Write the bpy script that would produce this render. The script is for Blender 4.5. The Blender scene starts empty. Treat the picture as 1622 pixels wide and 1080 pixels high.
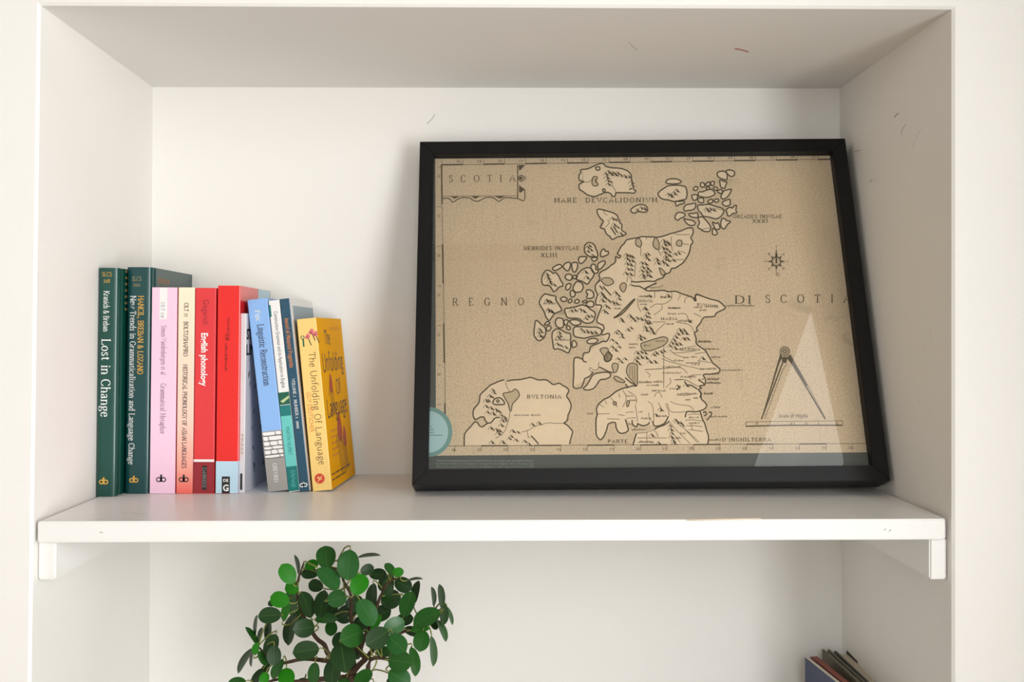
import bpy, bmesh, math, random
from mathutils import Vector, Matrix
from mathutils.bvhtree import BVHTree

random.seed(7)
SC = bpy.context.scene
COL = SC.collection
R = math.radians

# ------------------------------------------------------------------ camera, world, lights, exposure
SHELF = 1.35                                  # height of the shelf top above the floor
W, H, F = 1622.0, 1080.0, 1600.0
PCX, PCY = 811.0, 499.0                       # principal point of the cropped photograph
CAM = Vector((0.0, -0.94, SHELF + 0.175))
YAW, PITCH = 0.0156, 0.0163
cam_d = bpy.data.cameras.new('camera')
cam_d.sensor_width = 36.0
cam_d.lens = F * 36.0 / W
cam_d.shift_y = (PCY - H / 2) / W
cam_d.clip_start = 0.02
cam = bpy.data.objects.new('camera', cam_d)
COL.objects.link(cam)
cam.location = CAM
cam.rotation_euler = (math.pi / 2 + PITCH, 0, -YAW)
SC.camera = cam
CAMROT = cam.rotation_euler.to_matrix()

SC.view_settings.view_transform = 'Standard'
SC.view_settings.look = 'None'
SC.view_settings.gamma = 1.0
SC.view_settings.use_curve_mapping = False
SC.view_settings.exposure = 0.0

wd = bpy.data.worlds.new('overcast_sky')
SC.world = wd
wd.use_nodes = True
bg = wd.node_tree.nodes['Background']
bg.inputs[0].default_value = (0.93, 0.97, 1.0, 1)
bg.inputs[1].default_value = 2.6


def area_light(name, loc, target, sx, sy, power, col):
    l = bpy.data.lights.new(name, 'AREA')
    l.shape = 'RECTANGLE'
    l.size, l.size_y = sx, sy
    l.energy = power
    l.color = col
    o = bpy.data.objects.new(name, l)
    COL.objects.link(o)
    o.location = loc
    o.rotation_euler = (Vector(target) - Vector(loc)).to_track_quat('-Z', 'Y').to_euler()
    return o


REAR = -2.3                                    # wall behind the camera
CEIL = 3.75
XL, XR = -2.4, 0.70                            # side walls of the room
# daylight through the right-hand window, its upper lamp dimmed to weaken the glass reflection
KEY_SIDE = area_light('side_window_daylight', (XR - 0.02, -1.17, 1.40), (0, -1.17, 1.40), 0.94, 0.88, 26, (0.98, 0.985, 1.0))
KEY_TOP = area_light('side_window_upper_daylight', (XR - 0.02, -1.17, 2.045), (0, -1.17, 2.045), 0.94, 0.38, 2.6, (0.98, 0.985, 1.0))
FILL_REAR = area_light('rear_fill_light', (0.1, REAR + 0.02, 2.05), (0.1, 0, 2.05), 0.56, 1.04, 5.5, (0.97, 0.985, 1.0))  # added lamp behind the camera, gives extra frontal fill


def ray(px, py):
    d = CAMROT @ Vector(((px - PCX) / F, (PCY - py) / F, -1.0))
    return d


def on_y(px, py, y):
    d = ray(px, py)
    return CAM + d * ((y - CAM.y) / d.y)


def on_z(px, py, z):
    d = ray(px, py)
    return CAM + d * ((z - CAM.z) / d.z)


# ------------------------------------------------------------------ materials
def lin(c):
    c = c / 255.0
    return c / 12.92 if c <= 0.04045 else ((c + 0.055) / 1.055) ** 2.4


def rgb(c):
    return (lin(c[0]), lin(c[1]), lin(c[2]), 1)


MATS = {}


def mat(name, c, rough=0.5, spec=0.5, vary=0.0, scale=60.0, bump=0.0, bscale=200.0, coat=0.0):
    if name in MATS:
        return MATS[name]
    m = bpy.data.materials.new(name)
    m.use_nodes = True
    nt = m.node_tree
    b = nt.nodes['Principled BSDF']
    b.inputs['Base Color'].default_value = rgb(c)
    b.inputs['Roughness'].default_value = rough
    b.inputs['Specular IOR Level'].default_value = spec
    b.inputs['Coat Weight'].default_value = coat
    b.inputs['Coat Roughness'].default_value = 0.15
    if vary or bump:
        tc = nt.nodes.new('ShaderNodeTexCoord')
    if vary:
        n = nt.nodes.new('ShaderNodeTexNoise')
        n.inputs['Scale'].default_value = scale
        n.inputs['Detail'].default_value = 5
        nt.links.new(tc.outputs['Object'], n.inputs['Vector'])
        mx = nt.nodes.new('ShaderNodeMix')
        mx.data_type = 'RGBA'
        a = [max(0, x * (1 - vary)) for x in c]
        d = [min(255, x * (1 + vary)) for x in c]
        mx.inputs[6].default_value = rgb(a)
        mx.inputs[7].default_value = rgb(d)
        nt.links.new(n.outputs['Fac'], mx.inputs[0])
        nt.links.new(mx.outputs[2], b.inputs['Base Color'])
    if bump:
        n2 = nt.nodes.new('ShaderNodeTexNoise')
        n2.inputs['Scale'].default_value = bscale
        n2.inputs['Detail'].default_value = 4
        nt.links.new(tc.outputs['Object'], n2.inputs['Vector'])
        bp = nt.nodes.new('ShaderNodeBump')
        bp.inputs['Strength'].default_value = bump
        bp.inputs['Distance'].default_value = 0.002
        nt.links.new(n2.outputs['Fac'], bp.inputs['Height'])
        nt.links.new(bp.outputs['Normal'], b.inputs['Normal'])
    MATS[name] = m
    return m


def paint_mat(name, c, rough, scuff=0.0):
    """white wall paint: brushy bump and a few sparse grey scuffs"""
    m = mat(name, c, rough, 0.35, 0.012, 5.0, 0.12, 90.0)
    if scuff:
        nt = m.node_tree
        b = nt.nodes['Principled BSDF']
        src = b.inputs['Base Color'].links[0].from_socket
        tc = nt.nodes.new('ShaderNodeTexCoord')
        n = nt.nodes.new('ShaderNodeTexNoise')
        n.inputs['Scale'].default_value = 26
        n.inputs['Detail'].default_value = 8
        n.inputs['Distortion'].default_value = 1.5
        nt.links.new(tc.outputs['Object'], n.inputs['Vector'])
        cr = nt.nodes.new('ShaderNodeValToRGB')
        cr.color_ramp.elements[0].position = 0.70
        cr.color_ramp.elements[1].position = 0.78
        cr.color_ramp.elements[1].color = (scuff, scuff, scuff, 1)
        nt.links.new(n.outputs['Fac'], cr.inputs['Fac'])
        mx = nt.nodes.new('ShaderNodeMix')
        mx.data_type = 'RGBA'
        mx.inputs[7].default_value = rgb((150, 140, 128))
        nt.links.new(cr.outputs['Color'], mx.inputs[0])
        nt.links.new(src, mx.inputs[6])
        nt.links.new(mx.outputs[2], b.inputs['Base Color'])
    return m


PAINT = paint_mat('wall_paint', (241, 238, 232), 0.55)
PAINT_SCUFF = paint_mat('scuffed_wall_paint', (238, 234, 227), 0.5, 0.35)
SHELF_PAINT = paint_mat('shelf_gloss_paint', (246, 245, 242), 0.32, 0.45)
EDGE_PAINT = paint_mat('shelf_edge_paint', (242, 240, 235), 0.4)
CEIL_PAINT = paint_mat('ceiling_paint', (238, 236, 232), 0.7)
WOOD = mat('floor_wood', (150, 132, 112), 0.45, 0.5, 0.12, 9.0)
BLACK = mat('black_frame_lacquer', (14, 12, 12), 0.42, 0.26, 0.05, 40, 0.05, 120)
CURTAIN = mat('curtain_cloth', (215, 208, 198), 0.9, 0.1, 0.03, 40)
PAGES = mat('page_edges', (226, 217, 198), 0.85, 0.2, 0.05, 300)


# ------------------------------------------------------------------ object helpers
def tag(o, label=None, cat=None, group=None, kind=None):
    if label:
        o['label'] = label
    if cat:
        o['category'] = cat
    if group:
        o['group'] = group
    if kind:
        o['kind'] = kind
    return o


def empty(name, loc=(0, 0, 0), rot=(0, 0, 0)):
    o = bpy.data.objects.new(name, None)
    o.empty_display_size = 0.02
    COL.objects.link(o)
    o.location = loc
    o.rotation_euler = rot
    return o


def mesh_obj(name, verts, faces, mats, parent=None, midx=None, smooth=False):
    me = bpy.data.meshes.new(name)
    me.from_pydata([tuple(v) for v in verts], [], [tuple(f) for f in faces])
    if not isinstance(mats, (list, tuple)):
        mats = [mats]
    for m in mats:
        me.materials.append(m)
    if midx:
        for p, i in zip(me.polygons, midx):
            p.material_index = i
    if smooth:
        for p in me.polygons:
            p.use_smooth = True
    me.update()
    o = bpy.data.objects.new(name, me)
    COL.objects.link(o)
    if parent:
        o.parent = parent
    return o


def bm_obj(name, bm, mats, parent=None, smooth=False):
    me = bpy.data.meshes.new(name)
    bmesh.ops.recalc_face_normals(bm, faces=bm.faces[:])
    bm.to_mesh(me)
    bm.free()
    if not isinstance(mats, (list, tuple)):
        mats = [mats]
    for m in mats:
        me.materials.append(m)
    if smooth:
        for p in me.polygons:
            p.use_smooth = True
    o = bpy.data.objects.new(name, me)
    COL.objects.link(o)
    if parent:
        o.parent = parent
    return o


def box_bm(lo, hi, bevel=0.0, seg=2, bm=None):
    bm = bm or bmesh.new()
    vs = [bm.verts.new((x, y, z)) for x in (lo[0], hi[0]) for y in (lo[1], hi[1]) for z in (lo[2], hi[2])]
    idx = [(0, 1, 3, 2), (4, 6, 7, 5), (0, 4, 5, 1), (2, 3, 7, 6), (0, 2, 6, 4), (1, 5, 7, 3)]
    fs = [bm.faces.new([vs[i] for i in f]) for f in idx]
    bmesh.ops.recalc_face_normals(bm, faces=fs)
    if bevel:
        es = list({e for f in fs for e in f.edges})
        bmesh.ops.bevel(bm, geom=es, offset=bevel, segments=seg, affect='EDGES', profile=0.5)
    return bm


def slab(name, quad, out, m, kind='structure', parent=None):
    """a quad given thickness along the vector out"""
    out = Vector(out)
    v = [Vector(p) for p in quad] + [Vector(p) + out for p in quad]
    f = [(0, 1, 2, 3), (7, 6, 5, 4)] + [(i, i + 4, (i + 1) % 4 + 4, (i + 1) % 4) for i in range(4)]
    bm = bmesh.new()
    bv = [bm.verts.new(p) for p in v]
    for q in f:
        bm.faces.new([bv[i] for i in q])
    o = bm_obj(name, bm, m, parent)
    if kind:
        o['kind'] = kind
    return o


def tube(bm, pts, radii, n=7):
    pts = [Vector(p) for p in pts]
    rings = []
    for i, p in enumerate(pts):
        a = pts[max(0, i - 1)]
        b = pts[min(len(pts) - 1, i + 1)]
        d = (b - a).normalized()
        ref = Vector((0, 0, 1)) if abs(d.z) < 0.9 else Vector((1, 0, 0))
        u = d.cross(ref).normalized()
        w = d.cross(u)
        r = radii[i] if isinstance(radii, (list, tuple)) else radii
        rings.append([bm.verts.new(p + (u * math.cos(2 * math.pi * k / n) + w * math.sin(2 * math.pi * k / n)) * r) for k in range(n)])
    for a, b in zip(rings[:-1], rings[1:]):
        for k in range(n):
            bm.faces.new((a[k], a[(k + 1) % n], b[(k + 1) % n], b[k]))
    bm.faces.new(rings[0])
    bm.faces.new(rings[-1][::-1])


def smooth_line(pts, closed=False, sub=3):
    n = len(pts)
    if n < 3:
        return list(pts)
    out = []
    rng = range(n if closed else n - 1)
    for i in rng:
        p0 = pts[(i - 1) % n] if (closed or i > 0) else pts[0]
        p1 = pts[i]
        p2 = pts[(i + 1) % n]
        p3 = pts[(i + 2) % n] if (closed or i + 2 < n) else pts[-1]
        for k in range(sub):
            t = k / sub
            out.append(tuple(0.5 * (2 * p1[j] + (p2[j] - p0[j]) * t + (2 * p0[j] - 5 * p1[j] + 4 * p2[j] - p3[j]) * t * t
                                    + (3 * p1[j] - p0[j] - 3 * p2[j] + p3[j]) * t ** 3) for j in range(len(p1))))
    if not closed:
        out.append(tuple(pts[-1]))
    return out


# ------------------------------------------------------------------ flat print: ribbons, fills and lettering in 2-D, then laid on a surface
class Ink:
    def __init__(self):
        self.v = []
        self.f = []

    def poly(self, pts):
        i = len(self.v)
        self.v += [tuple(p) for p in pts]
        self.f.append(tuple(range(i, i + len(pts))))

    def line(self, pts, w, closed=False, wh=None, caps=True):
        """ribbon; w is the width of upright strokes, wh of level ones"""
        wh = w if wh is None else wh
        n = len(pts)
        if n < 2:
            return
        L, Rr = [], []
        for i in range(n):
            if closed:
                a, b = pts[(i - 1) % n], pts[(i + 1) % n]
            else:
                a, b = pts[max(0, i - 1)], pts[min(n - 1, i + 1)]
            dx, dy = b[0] - a[0], b[1] - a[1]
            l = math.hypot(dx, dy) or 1e-9
            dx, dy = dx / l, dy / l
            hw = 0.5 * math.sqrt((w * dy) ** 2 + (wh * dx) ** 2)
            L.append((pts[i][0] - dy * hw, pts[i][1] + dx * hw))
            Rr.append((pts[i][0] + dy * hw, pts[i][1] - dx * hw))
        i0 = len(self.v)
        self.v += L + Rr
        for i in range(n if closed else n - 1):
            j = (i + 1) % n
            self.f.append((i0 + i, i0 + j, i0 + n + j, i0 + n + i))

    def disc(self, c, r, n=20, ry=None):
        ry = ry or r
        self.poly([(c[0] + r * math.cos(2 * math.pi * k / n), c[1] + ry * math.sin(2 * math.pi * k / n)) for k in range(n)])

    def ring(self, c, r, w, n=20, ry=None):
        ry = ry or r
        self.line([(c[0] + r * math.cos(2 * math.pi * k / n), c[1] + ry * math.sin(2 * math.pi * k / n)) for k in range(n)], w, True)

    def obj(self, name, fn, m, parent=None):
        bm = bmesh.new()
        vs = [bm.verts.new(fn(*p)) for p in self.v]
        for f in self.f:
            try:
                bm.faces.new([vs[i] for i in f])
            except ValueError:
                pass
        big = [f for f in bm.faces if len(f.verts) > 4]
        if big:
            bmesh.ops.triangulate(bm, faces=big)
        me = bpy.data.meshes.new(name)
        bm.to_mesh(me)
        bm.free()
        me.materials.append(m)
        o = bpy.data.objects.new(name, me)
        COL.objects.link(o)
        if parent:
            o.parent = parent
        return o


# a small roman stroke alphabet: l = straight strokes, c = curved, o = closed curve; cap height 7, x-height 4.7
GLYPHS = {
    'A': (6.6, 'l.3,0 3.3,7 6.3,0|n1.5,2.4 5.1,2.4'), 'B': (5.8, 'l.9,0 .9,7|c.9,7 3,7 4.5,6.4 4.5,4.5 3,3.8 .9,3.7|c.9,3.7 3.4,3.7 5.1,2.9 5.1,.9 3.4,0 .9,0'),
    'C': (6.3, 'c5.6,5.4 4.6,6.8 2.8,7 1,5.7 .6,3.5 1.1,1.2 2.9,0 4.7,.2 5.8,1.6'), 'D': (6.8, 'l.9,0 .9,7|c.9,7 3.4,7 5.5,5.9 6.1,3.5 5.5,1.1 3.4,0 .9,0'),
    'E': (5.4, 'l.9,0 .9,7|n.9,7 4.6,7 4.7,5.7|n.9,3.6 3.8,3.6|n.9,0 4.7,0 4.9,1.4'), 'F': (5.2, 'l.9,0 .9,7|n.9,7 4.6,7 4.7,5.7|n.9,3.6 3.8,3.6'),
    'G': (6.8, 'c5.8,5.4 4.6,6.8 2.8,7 1,5.7 .6,3.5 1.1,1.2 2.9,0 4.7,.2 5.8,.9|l5.8,.8 5.8,3'), 'H': (7, 'l.9,0 .9,7|l6.1,0 6.1,7|n.9,3.6 6.1,3.6'),
    'I': (2.6, 'l1.3,0 1.3,7'), 'J': (3.6, 'c2.4,7 2.4,2 2,.2 .4,-.3'), 'K': (6.4, 'l.9,0 .9,7|l5.6,7 1,3.3|l2.4,4.4 6.1,0'), 'L': (5.2, 'l.9,0 .9,7|n.9,0 4.7,0 4.9,1.5'),
    'M': (8, 'l.9,0 1.2,7|n1.2,7 4,.4 6.8,7|l6.8,7 7.1,0'), 'N': (7, 'l.9,0 .9,7|n.9,7 6.1,0|l6.1,0 6.1,7'), 'O': (7, 'o3.5,7 1.3,6 .6,3.5 1.3,1 3.5,0 5.7,1 6.4,3.5 5.7,6'),
    'P': (5.6, 'l.9,0 .9,7|c.9,7 3.2,7 4.9,6.3 4.9,4.2 3.2,3.3 .9,3.3'), 'Q': (7, 'o3.5,7 1.3,6 .6,3.5 1.3,1 3.5,0 5.7,1 6.4,3.5 5.7,6|c3.6,.2 5,-1.2 6.8,-1.4'),
    'R': (6.2, 'l.9,0 .9,7|c.9,7 3.2,7 4.8,6.4 4.8,4.4 3.2,3.6 .9,3.6|l3,3.6 5.9,0'), 'S': (4.9, 'c4.2,5.7 3.4,6.9 1.8,6.9 .8,5.6 1.4,4.3 3.4,3.2 4.4,1.8 3.7,.3 2,0 .6,1.5'),
    'T': (5.8, 'l2.9,0 2.9,7|n.3,5.6 .4,7 5.4,7 5.5,5.6'), 'U': (6.8, 'c.9,7 .9,2.5 1.8,.4 3.5,0 5.2,.5 6,2.5 6,7'), 'V': (6.6, 'l.3,7 3.3,0 6.3,7'), 'W': (9, 'l.3,7 2.5,0 4.5,6.6 6.5,0 8.7,7'),
    'X': (6.4, 'l.6,0 5.8,7|l.6,7 5.8,0'), 'Y': (6, 'l3,0 3,3.2|l.3,7 3,3.2 5.7,7'), 'Z': (5.6, 'n.6,5.8 .7,7 5,7 .5,0 5,0 5.2,1.3'),
    'a': (4.4, 'c.7,3.8 1.6,4.7 3,4.4 3.3,3 3.3,.9 4.1,0|o3.2,2.7 1.4,2.2 .6,1.1 1.3,0 2.5,.3 3.3,1.2'), 'b': (5, 'l.9,.2 .9,7.3|o.9,2.3 1.3,4.1 2.8,4.7 4.2,3.9 4.5,2.3 4,.6 2.6,-.1 1.2,.4'),
    'c': (4.2, 'c3.7,3.6 2.8,4.7 1.4,4.3 .6,2.4 1.2,.4 2.6,-.1 3.9,.9'), 'd': (5.1, 'l4.1,0 4.1,7.3|o4.1,2.3 3.7,4.1 2.3,4.7 .9,3.9 .5,2.3 1,.6 2.4,-.1 3.8,.4'),
    'e': (4.4, 'n.7,2.6 3.9,2.7|c3.9,2.7 3.4,4.4 2.2,4.8 .9,3.9 .5,2.2 1.2,.4 2.6,-.1 4,.9'), 'f': (3, 'l1.3,0 1.3,5|c1.3,5 1.4,6.8 2.3,7.4 3.3,6.9|n.3,4.6 2.6,4.6'),
    'g': (4.6, 'o2.2,4.7 1,4.3 .7,3.2 1.2,2 2.3,1.8 3.4,2.2 3.7,3.2 3.3,4.3|c1.3,1.9 .8,1.1 1.6,.5 3.4,.2 4.2,-.8 3.2,-2 1.4,-2.1 .4,-1.2 1.4,.3|n3.3,4.4 4.6,4.6'),
    'h': (5.2, 'l.9,0 .9,7.3|c.9,3.4 2,4.6 3.5,4.6 4.2,3.5 4.2,2|l4.2,2 4.2,0'), 'i': (2.4, 'l1.2,0 1.2,4.6|d1.2,6.5'), 'j': (2.4, 'c1.4,4.6 1.4,0 1,-1.7 0,-2|d1.4,6.5'),
    'k': (5, 'l.9,0 .9,7.3|l4,4.6 1,2|l2,2.8 4.7,0'), 'l': (2.4, 'l1.2,0 1.2,7.3'), 'm': (7.8, 'l.9,0 .9,4.6|c.9,3.5 1.8,4.6 3,4.6 3.9,3.6 3.9,2|l3.9,2 3.9,0|c3.9,3.5 4.9,4.6 6,4.6 6.9,3.6 6.9,2|l6.9,2 6.9,0'),
    'n': (5.2, 'l.9,0 .9,4.6|c.9,3.4 2,4.6 3.4,4.6 4.2,3.5 4.2,2|l4.2,2 4.2,0'), 'o': (4.8, 'o2.4,4.7 1,4 .5,2.3 1,.6 2.4,-.1 3.8,.6 4.3,2.3 3.8,4'), 'p': (5, 'l.9,-2.1 .9,4.6|o.9,2.3 1.3,4.1 2.8,4.7 4.2,3.9 4.5,2.3 4,.6 2.6,-.1 1.2,.4'),
    'q': (5, 'l4.1,-2.1 4.1,4.6|o4.1,2.3 3.7,4.1 2.3,4.7 .9,3.9 .5,2.3 1,.6 2.4,-.1 3.8,.4'), 'r': (3.7, 'l.9,0 .9,4.6|c.9,3.2 1.8,4.6 2.8,4.7 3.5,4.2'), 's': (3.7, 'c3.1,3.9 2.4,4.7 1.2,4.5 .8,3.4 1.6,2.6 2.8,1.9 3.1,.8 2.3,0 1.1,0 .4,1'),
    't': (3.1, 'c1.3,5.9 1.3,1.3 1.8,.1 3,.4|n.2,4.6 2.8,4.6'), 'u': (5.2, 'c.9,4.6 .9,1.5 1.6,0 3.2,.2 4.2,1.4|l4.2,4.6 4.2,0'), 'v': (4.8, 'l.3,4.6 2.4,0 4.5,4.6'), 'w': (7, 'l.3,4.6 2,0 3.5,4.4 5,0 6.7,4.6'),
    'x': (4.8, 'l.5,0 4.3,4.6|l.5,4.6 4.3,0'), 'y': (4.8, 'l.3,4.6 2.4,.2|n4.5,4.6 2.4,.2 1.4,-1.9 .3,-1.9'), 'z': (4.3, 'n.5,3.7 .5,4.6 3.8,4.6 .5,0 3.8,0 3.9,1'),
    '0': (4.6, 'o2.3,5.2 1,4.4 .6,2.6 1,.8 2.3,0 3.6,.8 4,2.6 3.6,4.4'), '1': (2.8, 'l1.4,0 1.4,5.2'), '2': (4.4, 'c.6,4 1.4,5.2 3,5 3.6,3.7 2.6,2.2 .6,.1|n.6,0 3.8,0 4,.8'),
    '3': (4.2, 'c.6,4.4 2,5.2 3.2,4.3 2.2,3.1 1.6,2.9|c1.6,2.9 3.3,2.8 3.7,1.2 2.6,-.4 1,-.6'), '4': (4.6, 'n3,5.2 .4,1.2 4.2,1.2|l3,5.2 3,-.4'), '5': (4.2, 'n3.6,5.2 1.2,5.2 1,3|c1,3 2.6,3.2 3.7,1.8 2.8,-.2 .8,-.4'),
    '6': (4.4, 'c3.6,6.4 1.6,5 .6,2.4|o2.2,3.4 .9,2.6 .7,1.4 1.2,.3 2.3,0 3.4,.6 3.8,1.8 3.3,3'), '7': (4.2, 'n.6,4.4 .7,5.2 3.8,5.2 1.4,-.6'), '8': (4.4, 'o2.2,6.6 1,5.9 1,4.6 2.2,3.7 3.4,4.6 3.4,5.9|o2.2,3.7 .7,2.8 .6,1 2.2,0 3.8,1 3.7,2.8'),
    '9': (4.4, 'c.9,-1 2.8,.4 3.8,3|o2.2,5.2 .9,4.4 .7,3.2 1.3,2 2.3,1.8 3.4,2.4 3.8,3.6 3.3,4.8'),
    '&': (7, 'c6.4,3.8 5.4,1.4 3.6,.1 1.6,.1 .6,1.6 1.6,3.2 3.6,4.4 3.9,6 2.8,7 1.7,6.1 2,4.7 3.6,2.5 5.2,.6 6.6,0'), ',': (2.2, 'c1,.6 1.3,-.2 .6,-1.5'), '.': (2.2, 'd1.1,.4'), '/': (3.6, 'n.3,-.8 3.3,7.3'),
    '-': (3, 'n.4,2.2 2.6,2.2'), "'": (2, 'n1,7.3 .9,5.4'), ' ': (2.9, ''),
}
GP = {}
for ch, (w_, s_) in GLYPHS.items():
    st = []
    for part in s_.split('|'):
        if part:
            st.append((part[0], [tuple(float(q) for q in p.split(',')) for p in part[1:].split()]))
    GP[ch] = (w_, st)


def serif_text(ink, s, at, length, cap, pen=0.95, thin=0.42, track=0.7, serif=True, fn=None, slant=0.0):
    """letters along +u from at=(u,v) baseline start; stretched to length, cap height cap; fn maps the 2-D point"""
    fn = fn or (lambda u, v: (u, v))
    adv = 0
    pos = []
    for ch in s:
        g = GP.get(ch)
        pos.append(adv)
        adv += g[0] + track
    tot = max(adv - track, 0.1)
    sx, sy = length / tot, cap / 7.0

    def M(p):
        return fn(at[0] + (p[0] + slant * p[1]) * sx, at[1] + p[1] * sy)
    tmp = Ink()
    for ch, ox in zip(s, pos):
        for kind, pts in GP[ch][1]:
            p = [(x + ox, y) for x, y in pts]
            if kind == 'd':
                tmp.disc(p[0], 0.62, 8)
            elif kind == 'o':
                tmp.line(smooth_line(p, True, 2), pen, True, thin)
            elif kind == 'c':
                tmp.line(smooth_line(p, False, 3), pen, False, thin)
            else:
                tmp.line(p, pen, False, thin)
                if kind == 'l' and serif:
                    for a, b in ((p[0], p[1]), (p[-1], p[-2])):
                        if abs(a[1] - b[1]) > 0.8 * abs(a[0] - b[0]):
                            tmp.line([(a[0] - 1.05, a[1]), (a[0] + 1.05, a[1])], thin * 0.9, False, thin * 0.9)
    i0 = len(ink.v)
    ink.v += [M(p) for p in tmp.v]
    ink.f += [tuple(i + i0 for i in f) for f in tmp.f]


def sans_text(ink, s, at, length, height, fn=None, bold=0.0, spacing=1.0):
    """Blender's built-in face, stretched to length x cap height"""
    fn = fn or (lambda u, v: (u, v))
    cu = bpy.data.curves.new('lettering', 'FONT')
    cu.body = s
    cu.size = 1.0
    cu.offset = bold
    cu.space_character = spacing
    cu.resolution_u = 2
    o = bpy.data.objects.new('lettering', cu)
    COL.objects.link(o)
    dg = bpy.context.evaluated_depsgraph_get()
    me = bpy.data.meshes.new_from_object(o.evaluated_get(dg))
    xs = [v.co.x for v in me.vertices]
    x0, x1 = min(xs), max(xs)
    sx = length / (x1 - x0)
    sy = height / 0.69
    i0 = len(ink.v)
    ink.v += [fn(at[0] + (v.co.x - x0) * sx, at[1] + v.co.y * sy) for v in me.vertices]
    ink.f += [tuple(i0 + i for i in p.vertices) for p in me.polygons]
    bpy.data.objects.remove(o)
    bpy.data.curves.remove(cu)
    bpy.data.meshes.remove(me)


# ------------------------------------------------------------------ the setting
DEPTH = 0.305
FLOOR_Z = 0.0


def line_at_z(a, b, y, z):
    """point with height z on the line through two photo points lying in the plane y"""
    p, q = on_y(a[0], a[1], y), on_y(b[0], b[1], y)
    t = (z - p.z) / (q.z - p.z)
    return p + (q - p) * t


TOPF_L, TOPF_R = on_y(65, 9, 0), on_y(1507, 15, 0)
BOTF_L = line_at_z((65, 9), (50, 1080), 0, FLOOR_Z)
BOTF_R = line_at_z((1507, 15), (1507, 1080), 0, FLOOR_Z)
TOPB_L, TOPB_R = on_y(242, 138, DEPTH), on_y(1330, 140, DEPTH)
BOTB_L = line_at_z((242, 138), (237, 1000), DEPTH, FLOOR_Z)
BOTB_R = line_at_z((1330, 140), (1334, 1000), DEPTH, FLOOR_Z)

slab('wall_back', [BOTB_L, BOTB_R, TOPB_R, TOPB_L], (0, 0.1, 0), PAINT)
slab('wall_left', [BOTF_L, BOTB_L, TOPB_L, TOPF_L], (-0.1, 0, 0), PAINT)
slab('wall_right', [BOTF_R, BOTB_R, TOPB_R, TOPF_R], (0.1, 0, 0), PAINT_SCUFF)
slab('ceiling', [TOPF_L, TOPF_R, TOPB_R, TOPB_L], (0, 0, 0.1), CEIL_PAINT)
# chimney-breast wall around the alcove, with softened edges at the opening
ch = 0.0025
iL = [BOTF_L + Vector((0, 0, 0)), TOPF_L, TOPF_R, BOTF_R]
oF = [BOTF_L + Vector((-ch, -ch, 0)), TOPF_L + Vector((-ch, -ch, ch)), TOPF_R + Vector((ch, -ch, ch)), BOTF_R + Vector((ch, -ch, 0))]
outer = [Vector((XL, -ch, FLOOR_Z)), Vector((XL, -ch, CEIL)), Vector((XR, -ch, CEIL)), Vector((XR, -ch, FLOOR_Z))]
v = iL + oF + outer
f = []
for k in range(3):
    f.append((k, k + 1, k + 5, k + 4))
    f.append((k + 4, k + 5, k + 9, k + 8))
o = mesh_obj('wall_front', v, f, PAINT)
o['kind'] = 'structure'
# the rest of the room, behind the camera
slab('floor', [(XL, REAR, 0), (XR, REAR, 0), (XR, DEPTH, 0), (XL, DEPTH, 0)], (0, 0, -0.1), WOOD)
slab('ceiling', [(XL, REAR, CEIL), (XR, REAR, CEIL), (XR, DEPTH, CEIL), (XL, DEPTH, CEIL)], (0, 0, 0.1), WOOD)
slab('wall_room_left', [(XL, REAR, 0), (XL, 0, 0), (XL, 0, CEIL), (XL, REAR, CEIL)], (-0.1, 0, 0), PAINT)
SIDE = (-1.66, -0.68, 0.9, 2.25)                # side window: y0, y1, z0, z1
BACKW = (-0.2, 0.4, 1.2, 2.60)                # unseen rear window, added for fill light: x0, x1, z0, z1
bm = bmesh.new()
for y0, y1, z0, z1 in [(REAR, SIDE[0], 0, CEIL), (SIDE[1], -0.003, 0, CEIL), (SIDE[0], SIDE[1], 0, SIDE[2]), (SIDE[0], SIDE[1], SIDE[3], CEIL)]:
    box_bm((XR, y0, z0), (XR + 0.14, y1, z1), bm=bm)
o = bm_obj('wall_room_right', bm, PAINT)
o['kind'] = 'structure'
bm = bmesh.new()
for x0, x1, z0, z1 in [(XL, BACKW[0], 0, CEIL), (BACKW[1], XR, 0, CEIL), (BACKW[0], BACKW[1], 0, BACKW[2]), (BACKW[0], BACKW[1], BACKW[3], CEIL)]:
    box_bm((x0, REAR - 0.14, z0), (x1, REAR, z1), bm=bm)
o = bm_obj('wall_rear', bm, PAINT)
o['kind'] = 'structure'


def clear_glass(name, boost=1.5):
    m = bpy.data.materials.new(name)
    m.use_nodes = True
    nt = m.node_tree
    nt.nodes.remove(nt.nodes['Principled BSDF'])
    out = [n for n in nt.nodes if n.type == 'OUTPUT_MATERIAL'][0]
    tr = nt.nodes.new('ShaderNodeBsdfTransparent')
    gl = nt.nodes.new('ShaderNodeBsdfGlossy')
    gl.inputs['Roughness'].default_value = 0.0
    fr = nt.nodes.new('ShaderNodeFresnel')
    fr.inputs['IOR'].default_value = boost
    mx = nt.nodes.new('ShaderNodeMixShader')
    nt.links.new(fr.outputs[0], mx.inputs[0])
    nt.links.new(tr.outputs[0], mx.inputs[1])
    nt.links.new(gl.outputs[0], mx.inputs[2])
    nt.links.new(mx.outputs[0], out.inputs['Surface'])
    return m


GLASS = clear_glass('picture_glass', 1.62)
PANE = clear_glass('window_glass', 1.45)


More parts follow.
